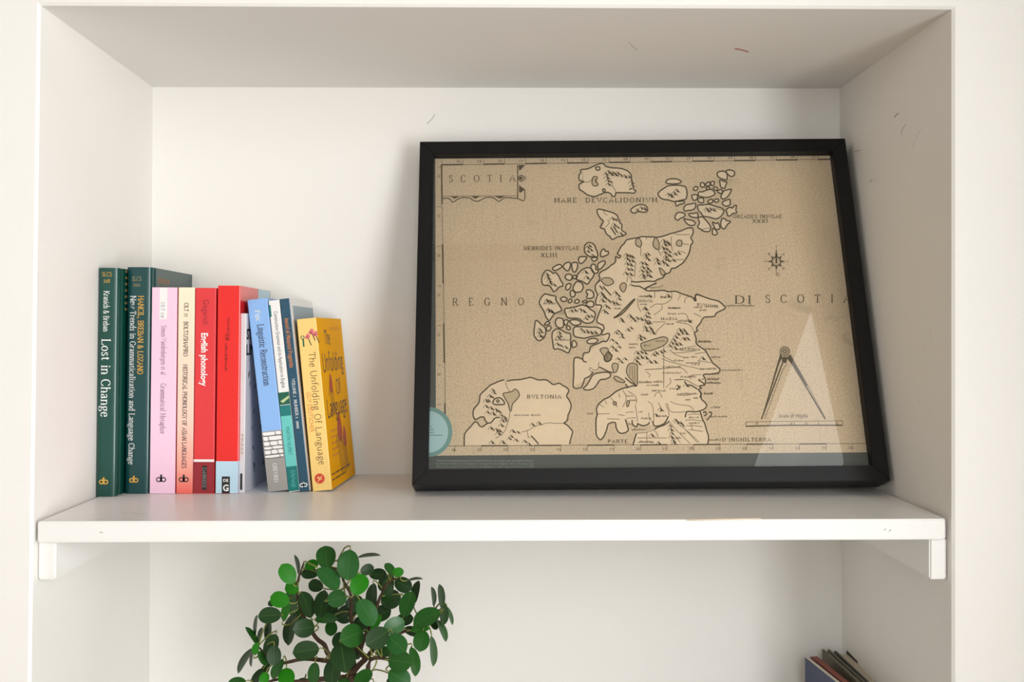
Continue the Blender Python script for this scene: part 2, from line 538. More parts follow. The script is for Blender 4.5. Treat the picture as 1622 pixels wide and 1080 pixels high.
def make_window(name, a0, a1, z0, z1, pt):
    """frame bars and panes; pt(a, d, z) places a point at a along the wall and d into it"""
    bm = bmesh.new()
    zm = (z0 + z1) / 2
    for b in ((a0, z0, a0 + 0.04, z1), (a1 - 0.04, z0, a1, z1), (a0, z0, a1, z0 + 0.04), (a0, z1 - 0.04, a1, z1), (a0, zm - 0.02, a1, zm + 0.02)):
        p, q = pt(b[0], 0.06, b[1]), pt(b[2], 0.11, b[3])
        box_bm([min(u, w) for u, w in zip(p, q)], [max(u, w) for u, w in zip(p, q)], bm=bm)
    wo = bm_obj(name, bm, EDGE_PAINT)
    wo['kind'] = 'structure'
    for za, zb in ((z0 + 0.04, zm - 0.02), (zm + 0.02, z1 - 0.04)):
        mesh_obj('pane', [pt(a0 + 0.04, 0.08, za), pt(a1 - 0.04, 0.08, za), pt(a1 - 0.04, 0.08, zb), pt(a0 + 0.04, 0.08, zb)], [(0, 1, 2, 3)], PANE, wo)


make_window('window_1', SIDE[0], SIDE[1], SIDE[2], SIDE[3], lambda a, d, z: (XR + d, a, z))
make_window('added_rear_window', BACKW[0], BACKW[1], BACKW[2], BACKW[3], lambda a, d, z: (a, REAR - d, z))  # unseen window added around the rear fill lamp

# ------------------------------------------------------------------ shelf
SL, SR = on_y(62, 825, 0), on_y(1502, 817, 0)


def wall_x(side, y, z):
    """x of the alcove side wall at depth y and height z"""
    if side < 0:
        f0, f1, b0, b1 = BOTF_L, TOPF_L, BOTB_L, TOPB_L
    else:
        f0, f1, b0, b1 = BOTF_R, TOPF_R, BOTB_R, TOPB_R
    xf = f0.x + (f1.x - f0.x) * (z - f0.z) / (f1.z - f0.z)
    xb = b0.x + (b1.x - b0.x) * (z - b0.z) / (b1.z - b0.z)
    return xf + (xb - xf) * y / DEPTH


def make_shelf(z, label, name='wall_shelf'):
    th = 0.0192
    root = empty(name, (0, 0, z))
    tag(root, label, 'shelf')
    bm = bmesh.new()
    g = 0.0012
    pr = [(wall_x(-1, 0, z) + 0.003, 0.0), (wall_x(1, 0, z) - 0.0075, 0.0), (wall_x(1, 0, z) - 0.0035, 0.004), (wall_x(1, DEPTH, z) - g, DEPTH - 0.0005), (wall_x(-1, DEPTH, z) + g, DEPTH - 0.0005)]
    lo = [bm.verts.new((x, y, -th)) for x, y in pr]
    hi = [bm.verts.new((x, y, 0)) for x, y in pr]
    bm.faces.new(lo[::-1])
    bm.faces.new(hi)
    for k in range(5):
        bm.faces.new((lo[k], lo[(k + 1) % 5], hi[(k + 1) % 5], hi[k]))
    bmesh.ops.recalc_face_normals(bm, faces=bm.faces[:])
    bmesh.ops.bevel(bm, geom=bm.edges[:], offset=0.0011, segments=2, affect='EDGES')
    b = bm_obj('board', bm, [SHELF_PAINT, EDGE_PAINT], root)
    for p in b.data.polygons:
        if p.normal.y < -0.5:
            p.material_index = 1
    for s in (-1, 1):
        ya, yb = 0.008, DEPTH - 0.002
        za, zb = -th - (0.036 if s < 0 else 0.039), -th
        w = 0.017
        bm = bmesh.new()
        vs = []
        for y in (ya, yb):
            for zz in (za, zb):
                xw = wall_x(s, y, z + zz)
                vs += [bm.verts.new((xw - s * 0.0004, y, zz)), bm.verts.new((xw - s * w, y, zz))]
        a, b2, c, d, e, f2, g2, h2 = vs
        for q in ((a, b2, d, c), (e, g2, h2, f2), (a, e, f2, b2), (c, d, h2, g2), (b2, f2, h2, d), (a, c, g2, e)):
            bm.faces.new(q)
        bmesh.ops.recalc_face_normals(bm, faces=bm.faces[:])
        bmesh.ops.bevel(bm, geom=bm.edges[:], offset=0.0015, segments=2, affect='EDGES')
        bm_obj('batten', bm, EDGE_PAINT, root)
    return root


make_shelf(SHELF, 'white painted alcove shelf board carrying the books and the framed map')
LOW = SHELF - 0.43
make_shelf(LOW, 'lower white alcove shelf board on which the potted bonsai and four dark books stand')
# ------------------------------------------------------------------ books
PX = 1.0905 / F                                # metres per photo pixel at the spines


class Book:
    """x = thickness, y = depth from the spine, z = height; the spine faces -y"""

    def __init__(self, name, label, w, d, h, cover, spine=None, front=None, hard=False, pages=None, group=None):
        self.w, self.d, self.h, self.hard = w, d, h, hard
        self.root = empty(name)
        tag(self.root, label, 'book', group or 'books in the row on the shelf')
        spine = spine or cover
        front = front or cover
        if hard:
            r, g = min(0.006, w * 0.3), 0.0022
            half = []                                       # right half outline, from spine middle backwards
            for k in range(7):
                a = math.pi / 2 * k / 6
                half.append((w - r + r * math.sin(a), r * 0.75 * (1 - math.cos(a))))
            half += [(w - 0.0004, 0.0075), (w - g, 0.0095), (w - g, 0.011), (w - 0.0002, 0.0135), (w, 0.016), (w, d)]
            th = 0.0028
        else:
            half = [(w - 0.0008, 0.0), (w - 0.0002, 0.0003), (w, 0.001), (w, d)]
            th = 0.0005
        nsp = 8
        mid = [(half[0][0] + (w - 2 * half[0][0]) * k / nsp, 0.0) for k in range(1, nsp)]   # right to left across the flat
        right = half[::-1]
        left = [(w - x, y) for x, y in half]
        out = right + mid + left
        self.curve = 0.0004 if hard else 0.0
        c = self.curve
        out = [(x, y - (c * (1 - ((x - w / 2) / (w / 2)) ** 2) if y < 0.008 else 0)) for x, y in out]
        cx = w / 2
        inn = []
        for k, (x, y) in enumerate(out):
            a, b = out[max(0, k - 1)], out[min(len(out) - 1, k + 1)]
            dx, dy = b[0] - a[0], b[1] - a[1]
            l = math.hypot(dx, dy)
            nx, ny = dy / l, -dx / l
            inn.append((x + nx * th, y + ny * th))
        n = len(out)
        v = [(x, y, 0) for x, y in out] + [(x, y, h) for x, y in out] + [(x, y, 0) for x, y in inn] + [(x, y, h) for x, y in inn]
        fs, mi = [], []
        for k in range(n - 1):
            m = 2 if k < len(right) - 2 else (1 if k < len(right) + len(mid) + 1 else 0)
            fs.append((k, k + 1, n + k + 1, n + k)); mi.append(m)
            fs.append((2 * n + k + 1, 2 * n + k, 3 * n + k, 3 * n + k + 1)); mi.append(m)
            fs.append((n + k, n + k + 1, 3 * n + k + 1, 3 * n + k)); mi.append(m)
            fs.append((k + 1, k, 2 * n + k, 2 * n + k + 1)); mi.append(m)
        for k in (0, n - 1):
            fs.append((k, n + k, 3 * n + k, 2 * n + k)); mi.append(2 if k == 0 else 0)
        self.cover = mesh_obj('cover', v, fs, [cover, spine, front], self.root, mi)
        bm = bmesh.new()
        bm.from_mesh(self.cover.data)
        bmesh.ops.recalc_face_normals(bm, faces=bm.faces[:])
        bm.to_mesh(self.cover.data)
        bm.free()
        i = 0.003 if hard else 0.0002
        e = th + 0.0002
        bm = box_bm((e, 0.004 if hard else 0.0009, i), (w - e, d - (0.004 if hard else 0.0006), h - i))
        bm_obj('pages', bm, pages or PAGES, self.root)

    def place(self, px, py, lean=0.0, yaw=0.0):
        p = on_z(px, py, SHELF)
        lift = self.w * math.sin(R(lean)) if lean > 0 else 0.0
        self.root.location = (p.x, p.y, SHELF + lift + 0.0002)
        self.root.rotation_euler = (0, R(lean), R(yaw))
        self.py = py
        return self

    def spine_fn(self, lift=0.00012):
        w, c = self.w, self.curve

        def fn(x, z):
            y = -c * (1 - ((x - w / 2) / (w / 2)) ** 2)
            if self.hard:
                r = min(0.006, w * 0.3)
                for xe in (x - (w - r), r - x):
                    if xe > 0:
                        y += r * 0.75 * (1 - math.sqrt(max(0.0, 1 - (xe / r) ** 2)))
            return (x, y - lift, z)
        return fn

    def front_fn(self, lift=0.00012):                      # right-hand board: u runs from the spine backwards, v up
        return lambda u, v: (self.w + lift, u, v)

    def left_fn(self, lift=0.00012):
        return lambda u, v: (-lift, u, v)

    def text(self, s, y0, y1, x, cap, ink=None, sans=False, **kw):
        """writing down the spine between photo rows y0 and y1; x is the fraction of the thickness of its middle, cap in photo px"""
        ink = ink or Ink()
        z0, z1 = (self.py - y0) * PX, (self.py - y1) * PX
        cp = cap * PX
        xc = x * self.w - cp / 2

        def fn(u, v):
            return (xc + v, z0 - u)
        if sans:
            sans_text(ink, s, (0, 0), z0 - z1, cp, fn, **kw)
        else:
            serif_text(ink, s, (0, 0), z0 - z1, cp, fn=fn, **kw)
        return ink

    def level(self, s, y, x, length, cap, ink=None, sans=False, **kw):
        """a short level line of writing across the spine, centred at x, baseline at photo row y"""
        ink = ink or Ink()
        l, cp = length * PX, cap * PX
        at = (x * self.w - l / 2, (self.py - y) * PX)
        (sans_text if sans else serif_text)(ink, s, at, l, cp, **kw)
        return ink

    def put(self, name, ink, m, lift=0.00014, label=None):
        o = ink.obj(name, self.spine_fn(lift), m, self.root)
        return tag(o, label)

    def band(self, y0, y1, m, name='spine_band', x0=0.0, x1=1.0, lift=0.00007, label=None):
        ink = Ink()
        n = 8
        za, zb = (self.py - y1) * PX, (self.py - y0) * PX
        za = max(za, 0.0002)
        for k in range(n):
            a = (x0 + (x1 - x0) * k / n) * self.w
            b = (x0 + (x1 - x0) * (k + 1) / n) * self.w
            ink.poly([(a, za), (b, za), (b, zb), (a, zb)])
        return self.put(name, ink, m, lift, label)

    def rings(self, y, x, m, r=3.2, w=1.7, gap=3.9, stem=8, name='spine_logo', label=None):
        """publisher's mark: d and b, two rings with stems back to back"""
        ink = Ink()
        for s in (-1, 1):
            cx, cz = x * self.w + s * gap * PX, (self.py - y) * PX
            ink.ring((cx, cz), r * PX, w * PX)
            sx = x * self.w + s * (gap - r) * PX
            ink.line([(sx, cz - (r + 0.4) * PX), (sx, cz + stem * PX)], w * PX, wh=w * PX)
        return self.put(name, ink, m, label=label)


GREEN = mat('green_cloth_laminate', (10, 70, 60), 0.28, 0.4, 0.05, 40, coat=0.2)
GREEN2 = mat('blue_green_cloth_laminate', (8, 66, 66), 0.28, 0.4, 0.05, 40, coat=0.2)
GOLD = mat('gold_print', (222, 172, 70), 0.4)
DULLGOLD = mat('dull_gold_print', (165, 148, 92), 0.5)
WHITE_INK = mat('white_print', (240, 240, 236), 0.5)
DARK_INK = mat('dark_print', (40, 36, 42), 0.5)
GREY_INK = mat('grey_print', (142, 118, 138), 0.5)
PINK = mat('pink_card_cover', (247, 205, 226), 0.4, 0.4, 0.01, 20)
PINKRED = mat('rose_card_cover', (206, 88, 110), 0.4)
RED = mat('red_card_cover', (226, 56, 60), 0.42, 0.5, 0.03, 20)
RED_DK = mat('dark_red_print', (150, 36, 46), 0.42)
RED2 = mat('bright_red_glossy_cover', (236, 32, 28), 0.25, 0.5, 0.03, 18, coat=0.3)
PALEBLUE = mat('pale_blue_print', (190, 222, 238), 0.35)
BLUE = mat('sky_blue_cover', (142, 186, 240), 0.38, 0.5, 0.02, 30)
GREYCARD = mat('grey_print_panel', (160, 156, 151), 0.45)
WHITECARD = mat('white_card_cover', (240, 238, 234), 0.4)
STEEL = mat('steel_blue_print', (142, 164, 176), 0.4)
TEAL = mat('teal_print', (8, 120, 116), 0.4)
TURQ = mat('turquoise_print', (104, 200, 192), 0.4)
DKGREEN = mat('dark_green_print', (10, 92, 70), 0.4)
PALEGREEN = mat('pale_green_print', (190, 205, 150), 0.4)
NAVY = mat('petrol_blue_cover', (24, 76, 100), 0.3, 0.5, 0.04, 30, coat=0.2)
ORANGE_INK = mat('orange_print', (226, 140, 62), 0.5)
YELLOW = mat('amber_yellow_cover', (255, 178, 0), 0.6, 0.12, 0.02, 30)
YSPINE = mat('glare_paled_yellow', (252, 212, 128), 0.35, 0.5, 0.02, 30)  # glare on the yellow spine put into a paler colour
BROWN_INK = mat('brown_print', (106, 74, 44), 0.5)
RUST = mat('rust_red_print', (188, 78, 48), 0.5)
PINK_INK = mat('rose_print', (224, 118, 122), 0.5)
DISC_RED = mat('red_disc_print', (214, 70, 52), 0.45)
OLIVE_GREY = mat('stone_shadow_print', (96, 92, 86), 0.5)
BLACK_INK = mat('black_print', (26, 26, 28), 0.5)
LILAC = mat('lilac_grey_cover', (222, 217, 220), 0.4, 0.5, 0.03, 30)
AMBER_DK = mat('dark_amber_print', (232, 140, 20), 0.45)

# cream cover that is printed fading to salmon at its foot
CREAM = mat('cream_to_salmon_cover', (253, 228, 206), 0.4)
nt = CREAM.node_tree
tc = nt.nodes.new('ShaderNodeTexCoord')
sp = nt.nodes.new('ShaderNodeSeparateXYZ')
cr = nt.nodes.new('ShaderNodeValToRGB')
nt.links.new(tc.outputs['Object'], sp.inputs[0])
mr = nt.nodes.new('ShaderNodeMapRange')
mr.inputs['From Max'].default_value = 0.2225
nt.links.new(sp.outputs['Z'], mr.inputs['Value'])
nt.links.new(mr.outputs[0], cr.inputs[0])
el = cr.color_ramp.elements
el[0].position, el[0].color = 0.0, rgb((240, 104, 92))
el[1].position, el[1].color = 1.0, rgb((254, 236, 206))
e = el.new(0.12); e.color = rgb((246, 166, 148))
e = el.new(0.35); e.color = rgb((250, 208, 190))
nt.links.new(cr.outputs[0], nt.nodes['Principled BSDF'].inputs['Base Color'])

# 1 tall green hardback
b = Book('hardback_book', 'tall green hardback with white title Lost in Change, leftmost in the row', 32.5 * PX, 0.148, 0.2425, GREEN, hard=True).place(150, 786.6, 0.35)
b.put('series_lettering', b.level('218', 454, 0.45, 10, 6, b.level('SLCS', 444, 0.45, 15, 6.5)), GOLD)
b.put('author_lettering', b.text('Kranich & Breban', 467, 530, 0.45, 8.5, pen=1.1, thin=.55), WHITE_INK)
b.put('title_lettering', b.text('Lost in Change', 542, 663, 0.46, 13.5, pen=1.0), WHITE_INK)
b.rings(764, 0.42, GOLD, 2.9, 1.7, 3.5, 7)
ink = Ink()
for k in range(7):
    ink.line([(0.02, (782 - 430 - 10 * k) * PX), (0.026, (782 - 430 - 10 * k) * PX)], 0.0028)
ink.obj('cover_lettering', b.front_fn(), DULLGOLD, b.root)

# 2 tall green hardback
b = Book('hardback_book', 'tall blue-green hardback titled New Trends in Grammaticalization, second from the left', 40 * PX, 0.1455, 0.2445, GREEN2, hard=True).place(195.8, 782, 0.35)
b.put('series_lettering', b.level('202', 454, 0.42, 11, 5.5, b.level('SLCS', 445, 0.42, 15, 6.5)), DULLGOLD)
b.put('author_lettering', b.text('HANCIL, BREBAN & LOZANO', 469, 593, 0.60, 8.5, pen=1.25, thin=.7), GOLD)
b.put('title_lettering', b.text('New Trends in Grammaticalization and Language Change', 469, 736, 0.29, 9, pen=1.05, thin=.5), WHITE_INK)
b.rings(761, 0.40, GOLD, 2.9, 1.7, 3.5, 7)
ink = Ink()
serif_text(ink, 'STUDIES IN', (0.022, 0.2448 - 0.0165), 0.036, 0.0052)
ink.obj('cover_lettering', b.front_fn(), ORANGE_INK, b.root)

# 3 pink paperback
b = Book('paperback_book', 'pale pink paperback with white number label on the spine', 40.5 * PX, 0.1445, 0.2225, PINK, front=PINKRED).place(236.6, 782, 0.35)
b.band(456, 506, WHITECARD, 'number_label', 0.31, 0.61, label='white label')
b.put('number_lettering', b.text('CILT 236', 479, 504, 0.44, 5.5, pen=1.0), GREY_INK)
b.put('author_lettering', b.text('Simon-Vandenbergen et al', 516, 594, 0.49, 7.5, pen=1.15, thin=.6), GREY_INK)
b.put('title_lettering', b.text('Grammatical Metaphor', 608, 688, 0.49, 8, pen=1.15, thin=.6), GREY_INK)
b.rings(760, 0.45, DARK_INK)

# 4 cream paperback
b = Book('paperback_book', 'cream paperback fading to salmon at its foot, between the pink and red books', 26 * PX, 0.1445, 0.2225, CREAM).place(278.8, 782, 0.35)
b.put('number_lettering', b.text('CILT 77', 480, 502, 0.50, 6.4, pen=1.5, thin=.75), DARK_INK)
b.put('author_lettering', b.text('BOLTZ/SHAPIRO', 510, 565, 0.49, 6.6, pen=1.5, thin=.75), DARK_INK)
b.put('title_lettering', b.text('HISTORICAL PHONOLOGY OF ASIAN LANGUAGES', 578, 742, 0.47, 6.8, pen=1.5, thin=.75), DARK_INK)
b.rings(760, 0.46, DARK_INK)

# 5 red paperback
b = Book('paperback_book', 'red paperback titled English phonology with a dark red foot', 32.5 * PX, 0.1445, 0.222, RED).place(306, 782, 0.35)
b.put('author_lettering', b.text('Giegerich', 475, 515, 0.52, 9.5, sans=True), RED_DK)
b.put('title_lettering', b.text('English phonology', 528, 612, 0.47, 10, sans=True, bold=0.03), WHITE_INK)
b.band(728, 732, WHITECARD, 'spine_line', lift=0.0001)
b.band(732, 781.2, RED_DK, 'spine_foot', label='dark red foot of the spine')
b.band(738, 776, BLACK_INK, 'imprint_box', 0.42, 0.65, 0.00013)
b.put('imprint_lettering', b.text('CAMBRIDGE', 741, 773, 0.535, 5.5, pen=1.1, thin=.5), GREYCARD, 0.0002)

# 6 thick glossy red paperback with pale blue foot
b = Book('paperback_book', 'glossy bright red paperback with pale blue foot and black G box', 35.5 * PX, 0.1445, 0.2245, RED2, front=RED2).place(341.5, 782, 0.35)
b.band(731, 782, PALEBLUE, 'spine_foot', label='pale blue foot of the spine')
ink = b.text('SYNTAX AND LEXICON', 503, 540, 0.49, 3, pen=1.4, thin=.9)
b.text('OF GRAMMAR', 530, 588, 0.40, 3.4, ink, pen=1.4, thin=.9)
b.put('title_lettering', ink, mat('worn_maroon_print', (112, 14, 18), 0.5))
b.band(755, 782, BLACK_INK, 'imprint_box', 0.27, 0.63, 0.00013)
b.put('imprint_lettering', b.level('G', 778, 0.45, 9, 10, b.level('DE', 763.5, 0.45, 8, 4.6, sans=True, bold=0.02), sans=True, bold=0.03), WHITE_INK, 0.0002)
ink = Ink()
ink.poly([(0.082, 0.0003), (0.144, 0.0003), (0.144, 0.2243), (0.082, 0.2243)])
ink.obj('cover_panel', b.front_fn(0.00007), PALEBLUE, b.root)
ink = Ink()
ink.poly([(0.001, 0.0003), (0.082, 0.0003), (0.082, 0.035), (0.001, 0.035)])
ink.obj('cover_panel', b.front_fn(0.00007), PALEBLUE, b.root)

# 7 thin grey-white paperback in the gap
b = Book('paperback_book', 'thin lilac-grey paperback with dark leaf specks, half hidden behind the leaning blue book', 8.8 * PX, 0.14, 0.1945, LILAC).place(378.4, 781, 0.35, -1.0)
rs = random.Random(3)
ink = Ink()
for k in range(26):
    u, v_ = rs.uniform(0.006, 0.125), rs.uniform(0.012, 0.14)
    a = rs.uniform(0.6, 2.2)
    l = rs.uniform(0.006, 0.011)
    du, dv = math.cos(a), math.sin(a)
    ink.poly([(u, v_), (u + du * l * .5 - dv * l * .28, v_ + dv * l * .5 + du * l * .28), (u + du * l, v_ + dv * l), (u + du * l * .5 + dv * l * .28, v_ + dv * l * .5 - du * l * .28)])
ink.obj('leaf_print', b.front_fn(), OLIVE_GREY, b.root)['kind'] = 'stuff'
ink = Ink()
sans_text(ink, 'STA', (0.002, 0.1945 - 0.028), 0.036, 0.011, bold=0.03)
sans_text(ink, 'LING', (0.002, 0.1945 - 0.045), 0.05, 0.011, bold=0.03)
ink.obj('title_lettering', b.front_fn(), BLACK_INK, b.root)
b.band(750, 776, BLACK_INK, 'imprint_box', 0.2, 0.6)
b.put('spine_lettering', b.text('PRESS', 688, 720, 0.5, 3.6, sans=True), DULLGOLD)

# 8 leaning blue paperback
b = Book('paperback_book', 'sky blue paperback titled Linguistic Reconstruction, leaning left, with grey foot', 32 * PX, 0.1355, 0.2105, BLUE).place(425, 779.5, -6.5)
b.put('author_lettering', b.text('Fox', 489, 505, 0.46, 8.5, pen=1.3, thin=.7), WHITE_INK)
b.put('title_lettering', b.text('Linguistic Reconstruction', 512, 610, 0.53, 10.5, pen=1.35, thin=.6), DARK_INK)
b.band(683, 725, GREYCARD, 'stone_photo_ground', lift=0.00006)
ink = Ink()
dk = Ink()
rs = random.Random(5)
row = 0
yy = 684
while yy < 722:
    hh = rs.uniform(5.0, 8.5)
    xx = 0.04
    while xx < 0.93:
        ww = rs.uniform(0.25, 0.75)
        x1 = min(xx + ww, 0.97)
        pts = [(xx, yy + .5), ((xx + x1) / 2, yy + rs.uniform(-.3, .6)), (x1 - .03, yy + .8), (x1 - .02, yy + hh - 1.6), ((xx + x1) / 2, yy + hh - 1.2), (xx + .02, yy + hh - 1.8)]
        ink.poly([(p[0] * b.w, (b.py - p[1]) * PX) for p in pts][::-1])
        xx = x1 + 0.02
    dk.poly([(0.03 * b.w, (b.py - yy - hh + 1.6) * PX), (0.03 * b.w, (b.py - yy - hh) * PX), (0.97 * b.w, (b.py - yy - hh) * PX), (0.97 * b.w, (b.py - yy - hh + 1.6) * PX)])
    yy += hh
b.put('stone_print', ink, WHITECARD, 0.00016)
b.put('stone_gap_print', dk, OLIVE_GREY, 0.00012)
b.band(725, 779.3, GREYCARD, 'spine_foot', label='grey foot of the spine')
b.put('imprint_lettering', b.text('OXFORD', 735, 765, 0.46, 6.5, pen=1.1), WHITE_INK)

# 9 leaning white and teal paperback
b = Book('paperback_book', 'narrow white paperback with teal and turquoise lower spine, leaning left', 17.2 * PX, 0.1355, 0.2095, WHITECARD).place(457.5, 779.5, -6.3)
b.band(479, 498, TEAL, 'spine_tab', 0.0, 0.16)
b.put('title_lettering', b.text('Construction Grammar and its Application to English', 490, 613, 0.56, 5.8, sans=True), DARK_INK)
b.band(620, 640, DKGREEN, 'spine_picture')
ink = Ink()
ink.poly([(0.1 * b.w, (b.py - 634) * PX), (0.95 * b.w, (b.py - 626) * PX), (0.95 * b.w, (b.py - 630) * PX), (0.35 * b.w, (b.py - 637) * PX)])
b.put('picture_streak', ink, PALEGREEN)
b.band(640.8, 658, TEAL)
b.band(658, 739, TURQ)
b.put('author_lettering', b.text('MARTIN HILPERT', 676, 721, 0.52, 6, sans=True), TEAL)
b.band(739, 778.6, TEAL)
b.put('imprint_lettering', b.text('Edinburgh', 746, 773, 0.56, 6), TURQ)

# 10 leaning petrol-blue journal
b = Book('paperback_book', 'thin petrol-blue journal with orange lettering, leaning beside the yellow book', 15.8 * PX, 0.1345, 0.2115, NAVY, front=WHITECARD).place(475.3, 779.2, -6.2)
b.put('title_lettering', b.text('Journal of Historical Pragmatics', 500, 580, 0.5, 6.5, pen=1.3, thin=.7), ORANGE_INK)
b.put('volume_lettering', b.text('VOLUME 1  NUMBER 1  2000', 598, 678, 0.5, 4.6, pen=1.2, thin=.8), WHITE_INK)
b.rings(769, 0.42, WHITE_INK, 2.6, 1.5, 3.0, 5)
ink = Ink()
ink.poly([(0.012, 0.001), (0.134, 0.001), (0.134, 0.2035), (0.012, 0.2035)])
ink.obj('cover_panel', b.front_fn(), STEEL, b.root)

# 11 yellow paperback with its front cover turned to us
b = Book('paperback_book', 'amber yellow paperback The Unfolding of Language, rightmost, its cover showing', 31.5 * PX, 0.122, 0.189, YELLOW, spine=YSPINE, front=YELLOW).place(495.3, 778.5, -5.6, -4.0)
b.put('title_lettering', b.text('The Unfolding Of Language', 556, 737, 0.62, 10.5, pen=.75, thin=.6, serif=False), BROWN_INK)
b.put('author_lettering', b.text('GUY DEUTSCHER', 620, 684, 0.26, 7.5, sans=True), ORANGE_INK)
ink = Ink()
ink.disc((0.42 * b.w, (b.py - 759) * PX), 8.2 * PX, 24)
b.put('imprint_disc', ink, DISC_RED, 0.00008)
ink = Ink()
cx, cz = 0.42 * b.w, (b.py - 759) * PX
for q in ([(-3.5, -5), (0, -1), (4, 4)], [(0, -1), (-2, 4)], [(0, -1), (4, -1)], [(-4, 2), (0, -1)]):
    ink.line([(cx + x * PX, cz + y * PX) for x, y in q], 1.3 * PX)
b.put('imprint_mark', ink, YSPINE)
ink, ik2, ik3 = Ink(), Ink(), Ink()
for (x, y, s) in ((0.50, 530, 1.0), (0.72, 523, 1.1), (0.92, 527, 1.0)):      # three little flowers with stems
    cx, cz = x * b.w, (b.py - y) * PX
    ink.disc((cx, cz), 3.2 * s * PX, 12, 4.4 * s * PX)
    ink.disc((cx - 2.6 * PX, cz - 1.5 * PX), 2.4 * s * PX, 10)
    ik2.line([(cx + 0.5 * PX, cz - 4 * PX), (cx + 2.2 * PX, cz - 9 * PX), (cx + 4.2 * PX, cz - 15 * PX)], 1.6 * PX)
ik3.ring((0.22 * b.w, (b.py - 531) * PX), 2.6 * PX, 1.2 * PX)
ik3.line([(0.24 * b.w, (b.py - 534) * PX), (0.24 * b.w, (b.py - 546) * PX)], 2.4 * PX)
b.put('flower_print', ink, PINK_INK)
b.put('stem_print', ik2, BROWN_INK)
b.put('figure_print', ik3, DKGREEN)
# front cover: u from the spine, v up
ink = Ink()
hh = b.h
serif_text(ink, 'The', (0.030, hh - 0.030), 0.026, 0.0155, pen=1.1, thin=.9, serif=False)
serif_text(ink, 'Unfolding', (0.010, hh - 0.060), 0.100, 0.020, pen=1.1, thin=.9, serif=False)
serif_text(ink, 'Of', (0.064, hh - 0.088), 0.022, 0.0165, pen=1.1, thin=.9, serif=False)
serif_text(ink, 'Language', (0.012, hh - 0.111), 0.098, 0.020, pen=1.1, thin=.9, serif=False)
ink.obj('cover_title', b.front_fn(), BROWN_INK, b.root)
for (u, v_, s, nst) in ((0.040, hh - 0.075, 1.0, 4), (0.062, 0.062, 1.5, 5), (0.084, 0.050, 1.1, 3)):
    fl, st = Ink(), Ink()
    fl.poly(smooth_line([(u, v_ + .012 * s), (u + .007 * s, v_ + .003 * s), (u + .006 * s, v_ - .009 * s), (u - .003 * s, v_ - .010 * s), (u - .008 * s, v_ - .002 * s)], True, 3))
    for q in range(nst):
        x = u + (q - nst / 2 + .5) * .0045 * s
        st.line([(x, v_ - .007 * s), (x + .001 * s, v_ - .02 * s), (x + .0035 * s, v_ - .034 * s)], .0011 * s)
    st.line([(u - .010 * s, v_ - .004 * s), (u - .014 * s, v_ - .013 * s)], .0012 * s)
    fl.obj('cover_flower_print', b.front_fn(), RUST, b.root)
    st.obj('cover_stem_print', b.front_fn(0.00018), BROWN_INK, b.root)
ink = Ink()
sans_text(ink, 'GUY DEUTSCHER', (0.058, hh - 0.014), 0.05, 0.0042)
for k in range(5):                                           # blurb too small to read: broken lines
    for (u0, u1) in ((0.018, 0.030), (0.032, 0.045), (0.047, 0.052)):
        ink.line([(u0, 0.062 - 0.0068 * k), (u1, 0.062 - 0.0068 * k)], 0.0022, wh=0.0022)
ink.obj('cover_blurb', b.front_fn(), AMBER_DK, b.root)['kind'] = 'stuff'
ink = Ink()
for k in range(2):
    for (u0, u1) in ((0.006, 0.018), (0.021, 0.045), (0.048, 0.072), (0.075, 0.098 - .02 * k)):
        ink.line([(u0, 0.0155 - 0.006 * k), (u1, 0.0155 - 0.006 * k)], 0.0016, wh=0.0016)
ink.obj('cover_quote', b.front_fn(), BROWN_INK, b.root)['kind'] = 'stuff'

# ------------------------------------------------------------------ books on the lower shelf, standing in the right-hand corner
NAVY2 = mat('navy_cover', (12, 36, 78), 0.4, 0.5, 0.04, 30)
MAROON = mat('maroon_cover', (122, 62, 54), 0.45)
MAROONPG = mat('maroon_page_edges', (150, 92, 80), 0.8, 0.2, 0.05, 300)
OLIVE = mat('olive_brown_boards', (92, 84, 66), 0.5)
DKBOARD = mat('dark_brown_boards', (52, 44, 36), 0.5)
CREAMPG = mat('cream_page_block', (196, 184, 164), 0.85, 0.2, 0.05, 300)
LIGHTBLUE_INK = mat('light_blue_print', (120, 170, 205), 0.5)


def low_book(name, label, back_px, back_y, front_dx, w, h_top, cover, front=None, hard=False, pages=None, d=0.16):
    p = on_y(back_px[0], back_px[1], back_y)
    h = p.z - LOW
    yaw = math.atan2(-front_dx, d)
    bk = Book(name, label, w, d, h, cover, front=front or cover, hard=hard, pages=pages, group='books in the corner of the lower shelf')
    # back-left corner sits at p
    off = Matrix.Rotation(-yaw, 3, 'Z') @ Vector((0, d, 0))
    bk.root.location = (p.x - off.x, p.y - off.y, LOW + 0.0002)
    bk.root.rotation_euler = (0, 0, -yaw)
    return bk


